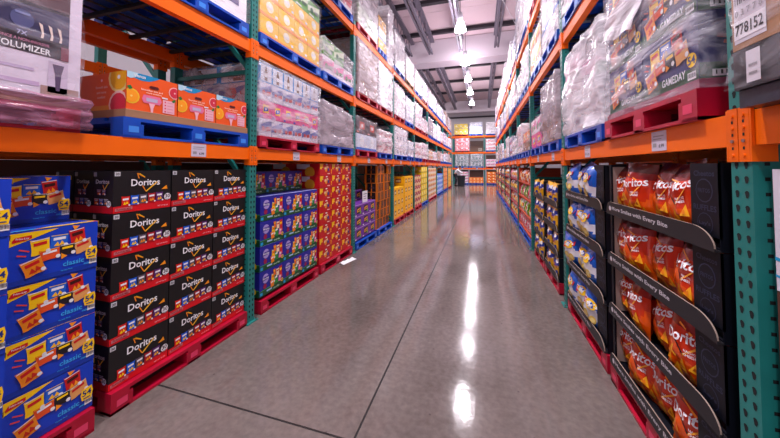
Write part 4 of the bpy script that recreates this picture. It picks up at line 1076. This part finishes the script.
# ------------------------------------------------------------------ far rack across the aisle end
f1, f2, f3 = LV['F']
def fload(x0, x1, z, top, kind, cols, rows, film, pal, desc, **k):
    load('F', 0, x0, x1, z, top, kind, cols, rows, film, pal, desc, where='of the far end rack', **k)
fload(-2.25, -1.1, f3, 5.25, 'lemon', 3, 2, 3, 'red', 'bright yellow load on the top shelf')
fload(-.95, .12, f3, 5.35, 'whiteblue', 3, 3, 0, 'blue', 'blue and white load on the top shelf')
fload(.4, 1.6, f3, 5.3, 'white', 3, 3, 1, 'blue', 'white load on the top shelf')
fload(-2.2, -.98, f2, 4.0, 'redplain', 3, 3, 0, 'red', 'red and pink load on the middle shelf')
fload(.38, 1.5, f2, 3.85, 'whitered', 3, 3, 0, 'blue', 'white and red load on the middle shelf')
fload(-2.2, -1.02, f1, 2.6, 'teal', 4, 2, 0, 'blue', 'grey-green bottled load, left one on the lower shelf')
fload(-.92, .15, f1, 2.6, 'teal', 4, 2, 0, 'blue', 'grey-green bottled load, right one on the lower shelf')
fload(.38, 1.4, f1, 2.15, 'whitepink', 3, 2, 3, 'red', 'low pink load on the lower shelf', d=.56)
o = carton('dim', 1.12, .5, 1.0); place(o, 'F', -.94, .18, .55, f2+.001); tag(o, 'wide brown cardboard panel box on the far rack middle shelf', 'box')
for x0, x1, z, hh, tx in ((-1.74, -1.11, P1+.003, 1.1, 'floor, left'), (-1.0, .14, P1+.003, 1.1, 'floor, middle'), (.43, 1.49, P1+.003, 1.1, 'floor, right'), (.38, 1.5, f1+.001, 1.1, 'lower shelf, right')):  # boxes added so the bright wall doesn't show behind the loads
    o = carton('dim', x1-x0, .3, hh); place(o, 'F', x0, x1, .62, z); tag(o, 'tall added dark cardboard box at the back of the far rack, '+tx, 'box', 'added dark boxes at the rack backs')
def ffl(kind, x0, x1, n, rows, h, desc, pal='blue'):
    pallet(pal, 'F', x0, x1, 0, 0, 'on the floor under the '+desc+'s', 'pallets on the floor')
    stack(kind, 'F', [x0+(x1-x0)*i/n for i in range(n+1)], P1+.004, rows, h, .5, .03, desc, desc+'s')
ffl('coral', -1.02, .15, 4, 2, .24, 'coral striped carton on the far rack floor')
ffl('orange', .42, 1.5, 3, [4, 4, 3], .24, 'orange tray carton on the far rack floor')
ffl('whitepink', -1.75, -1.1, 2, 4, .24, 'pale pink carton on the far rack floor', 'blue')

# litter on the floor
mb = MB(); nx = 8; vs = []
for i in range(nx+1):
    for j in range(4):
        vs.append((i*.042, j*.03, .004+.018*abs(math.sin(i*1.1+j*.8))*(j/3)))
fs = [(i*4+j, i*4+j+1, (i+1)*4+j+1, (i+1)*4+j) for i in range(nx) for j in range(3)]
mb.mesh(vs, fs, WHITE); o = mb.build('paper_scrap'); o.location = (-2.03, 4.22, 0); o.rotation_euler = (0, 0, R(78))
md = o.modifiers.new('thick', 'SOLIDIFY'); md.thickness = .002; md.offset = 1
tag(o, 'crumpled white paper scrap on the floor by the red snack cartons', 'paper')

# ------------------------------------------------------------------ person and bin at the far left
def skin_body(name, pts, edges, rad, m, parent=None, sub=1):
    me = bpy.data.meshes.new(name); me.from_pydata(pts, edges, []); me.update()
    o = bpy.data.objects.new(name, me); COL.objects.link(o)
    sk = o.modifiers.new('skin', 'SKIN'); sk.use_smooth_shade = True
    if not me.skin_vertices: me.attributes  # layer is created by the modifier
    lay = me.skin_vertices[0].data if me.skin_vertices else None
    if lay:
        for i, r in enumerate(rad): lay[i].radius = (r, r) if not isinstance(r, tuple) else r
        lay[0].use_root = True
    sb = o.modifiers.new('sub', 'SUBSURF'); sb.levels = sub; sb.render_levels = sub
    me.materials.append(m)
    if parent: o.parent = parent
    return o
SKIN = mat('skin', (190, 130, 105), .5); SHIRT = mat('white_shirt', (232, 228, 236), .7); TROUS = mat('dark_trousers', (38, 40, 56), .8); HAIR = mat('dark_hair', (40, 28, 24), .7)
def person():
    root = empty('person')
    # facing +x, leaning forward with both arms reaching ahead
    B = [(0,0,.88),(.06,0,1.08),(.20,0,1.28),(.27,0,1.36),(.34,0,1.45),(.36,0,1.54),
         (-.01,.09,.84),(.03,.1,.46),(-.05,.1,.08),(.10,.1,.04),
         (-.01,-.09,.84),(.08,-.1,.46),(.0,-.1,.08),(.15,-.1,.04),
         (.20,.17,1.27),(.38,.2,1.10),(.60,.17,1.02),(.68,.17,1.01),
         (.20,-.17,1.27),(.38,-.2,1.10),(.60,-.17,1.02),(.68,-.17,1.01)]
    E = [(0,1),(1,2),(2,3),(3,4),(4,5),(0,6),(6,7),(7,8),(8,9),(0,10),(10,11),(11,12),(12,13),(2,14),(14,15),(15,16),(16,17),(2,18),(18,19),(19,20),(20,21)]
    Rr = [.13,.13,.14,.05,.085,.075,.08,.055,.04,.03,.08,.055,.04,.03,.055,.042,.03,.028,.055,.042,.03,.028]
    skin_body('body', B, E, Rr, SKIN, root)
    skin_body('shirt', [B[0],B[1],B[2],(.25,0,1.33),B[14],B[15],(.57,.175,1.035),B[18],B[19],(.57,-.175,1.035)], [(0,1),(1,2),(2,3),(2,4),(4,5),(5,6),(2,7),(7,8),(8,9)], [.15,.155,.16,.075,.07,.056,.042,.07,.056,.042], SHIRT, root)
    skin_body('trousers', [B[0],B[6],B[7],(-.045,.1,.1),B[10],B[11],(.005,-.1,.1)], [(0,1),(1,2),(2,3),(0,4),(4,5),(5,6)], [.145,.095,.07,.055,.095,.07,.055], TROUS, root)
    h = MB(); h.lathe([(.0001,.10),(.05,.09),(.085,.05),(.095,0),(.085,-.04)], HAIR, 14, (.345,0,1.51)); h.build('hair', root, True)
    f = MB()
    f.box(.43,-.012,1.475,.455,.012,1.505,SKIN); f.box(.425,-.04,1.51,.44,-.02,1.52,BLACK); f.box(.425,.02,1.51,.44,.04,1.52,BLACK); f.box(.425,-.022,1.445,.438,.022,1.452,P((150,70,70))); f.build('face', root)
    for s in (-1, 1):
        hd = MB()
        for k in range(4): hd.tube((.70, s*.17-.024+k*.016, 1.0), (.77+.006*(k in (1, 2)), s*.17-.026+k*.0175, .985), .008, SKIN, 6)
        hd.tube((.68, s*.17-s*.03, 1.0), (.72, s*.17-s*.055, .985), .009, SKIN, 6); hd.box(.64, s*.17-.034, .985, .715, s*.17+.034, 1.012, SKIN); hd.build('hand', root)
        sh = MB(); x = -.09 if s > 0 else -.04; sh.box(x, s*.1-.045, 0, x+.26, s*.1+.045, .05, BLACK); sh.box(x, s*.1-.04, .05, x+.14, s*.1+.04, .1, BLACK); sh.build('shoe', root)
    return root
o = person(); o.location = (-1.98, 24.3, 0); tag(o, 'person in a white shirt and dark trousers leaning forward, far left of the aisle end', 'person')
mb = MB(); BIN = mat('dark_plastic_bin', (44, 50, 62), .45)
mb.lathe([(.0001,.0),(.25,.0),(.27,.03),(.31,.78),(.33,.80),(.33,.84),(.30,.84),(.29,.80),(.25,.05),(.0001,.05)], BIN, 24)
o = mb.build('waste_bin', None, True); o.location = (-1.52, 23.9, 0); tag(o, 'dark grey round bin on the floor in front of the leaning person', 'bin')

# ------------------------------------------------------------------ world, camera, view
W = bpy.data.worlds.new('ambient'); S.world = W; W.use_nodes = True
bg = W.node_tree.nodes['Background']; bg.inputs[0].default_value = (.86, .78, .9, 1); bg.inputs[1].default_value = .75
cam = bpy.data.cameras.new('camera'); co = bpy.data.objects.new('camera', cam); COL.objects.link(co)
co.location = (0, 0, 1.5); pitch = 1.8
co.rotation_euler = (R(90+pitch), 0, R(17.0))
cam.sensor_fit = 'HORIZONTAL'; cam.sensor_width = 36; cam.lens = 36*299/780
cam.shift_y = -((219-157.6)/780)
cam.clip_start = .02; cam.clip_end = 200
S.camera = co
S.view_settings.view_transform = 'Standard'; S.view_settings.look = 'None'; S.view_settings.gamma = 1; S.view_settings.use_curve_mapping = False
S.view_settings.exposure = 0.38
S.cycles.max_bounces = 8; S.cycles.transparent_max_bounces = 16; S.cycles.diffuse_bounces = 3; S.cycles.glossy_bounces = 3
S.cycles.sample_clamp_indirect = 4.0
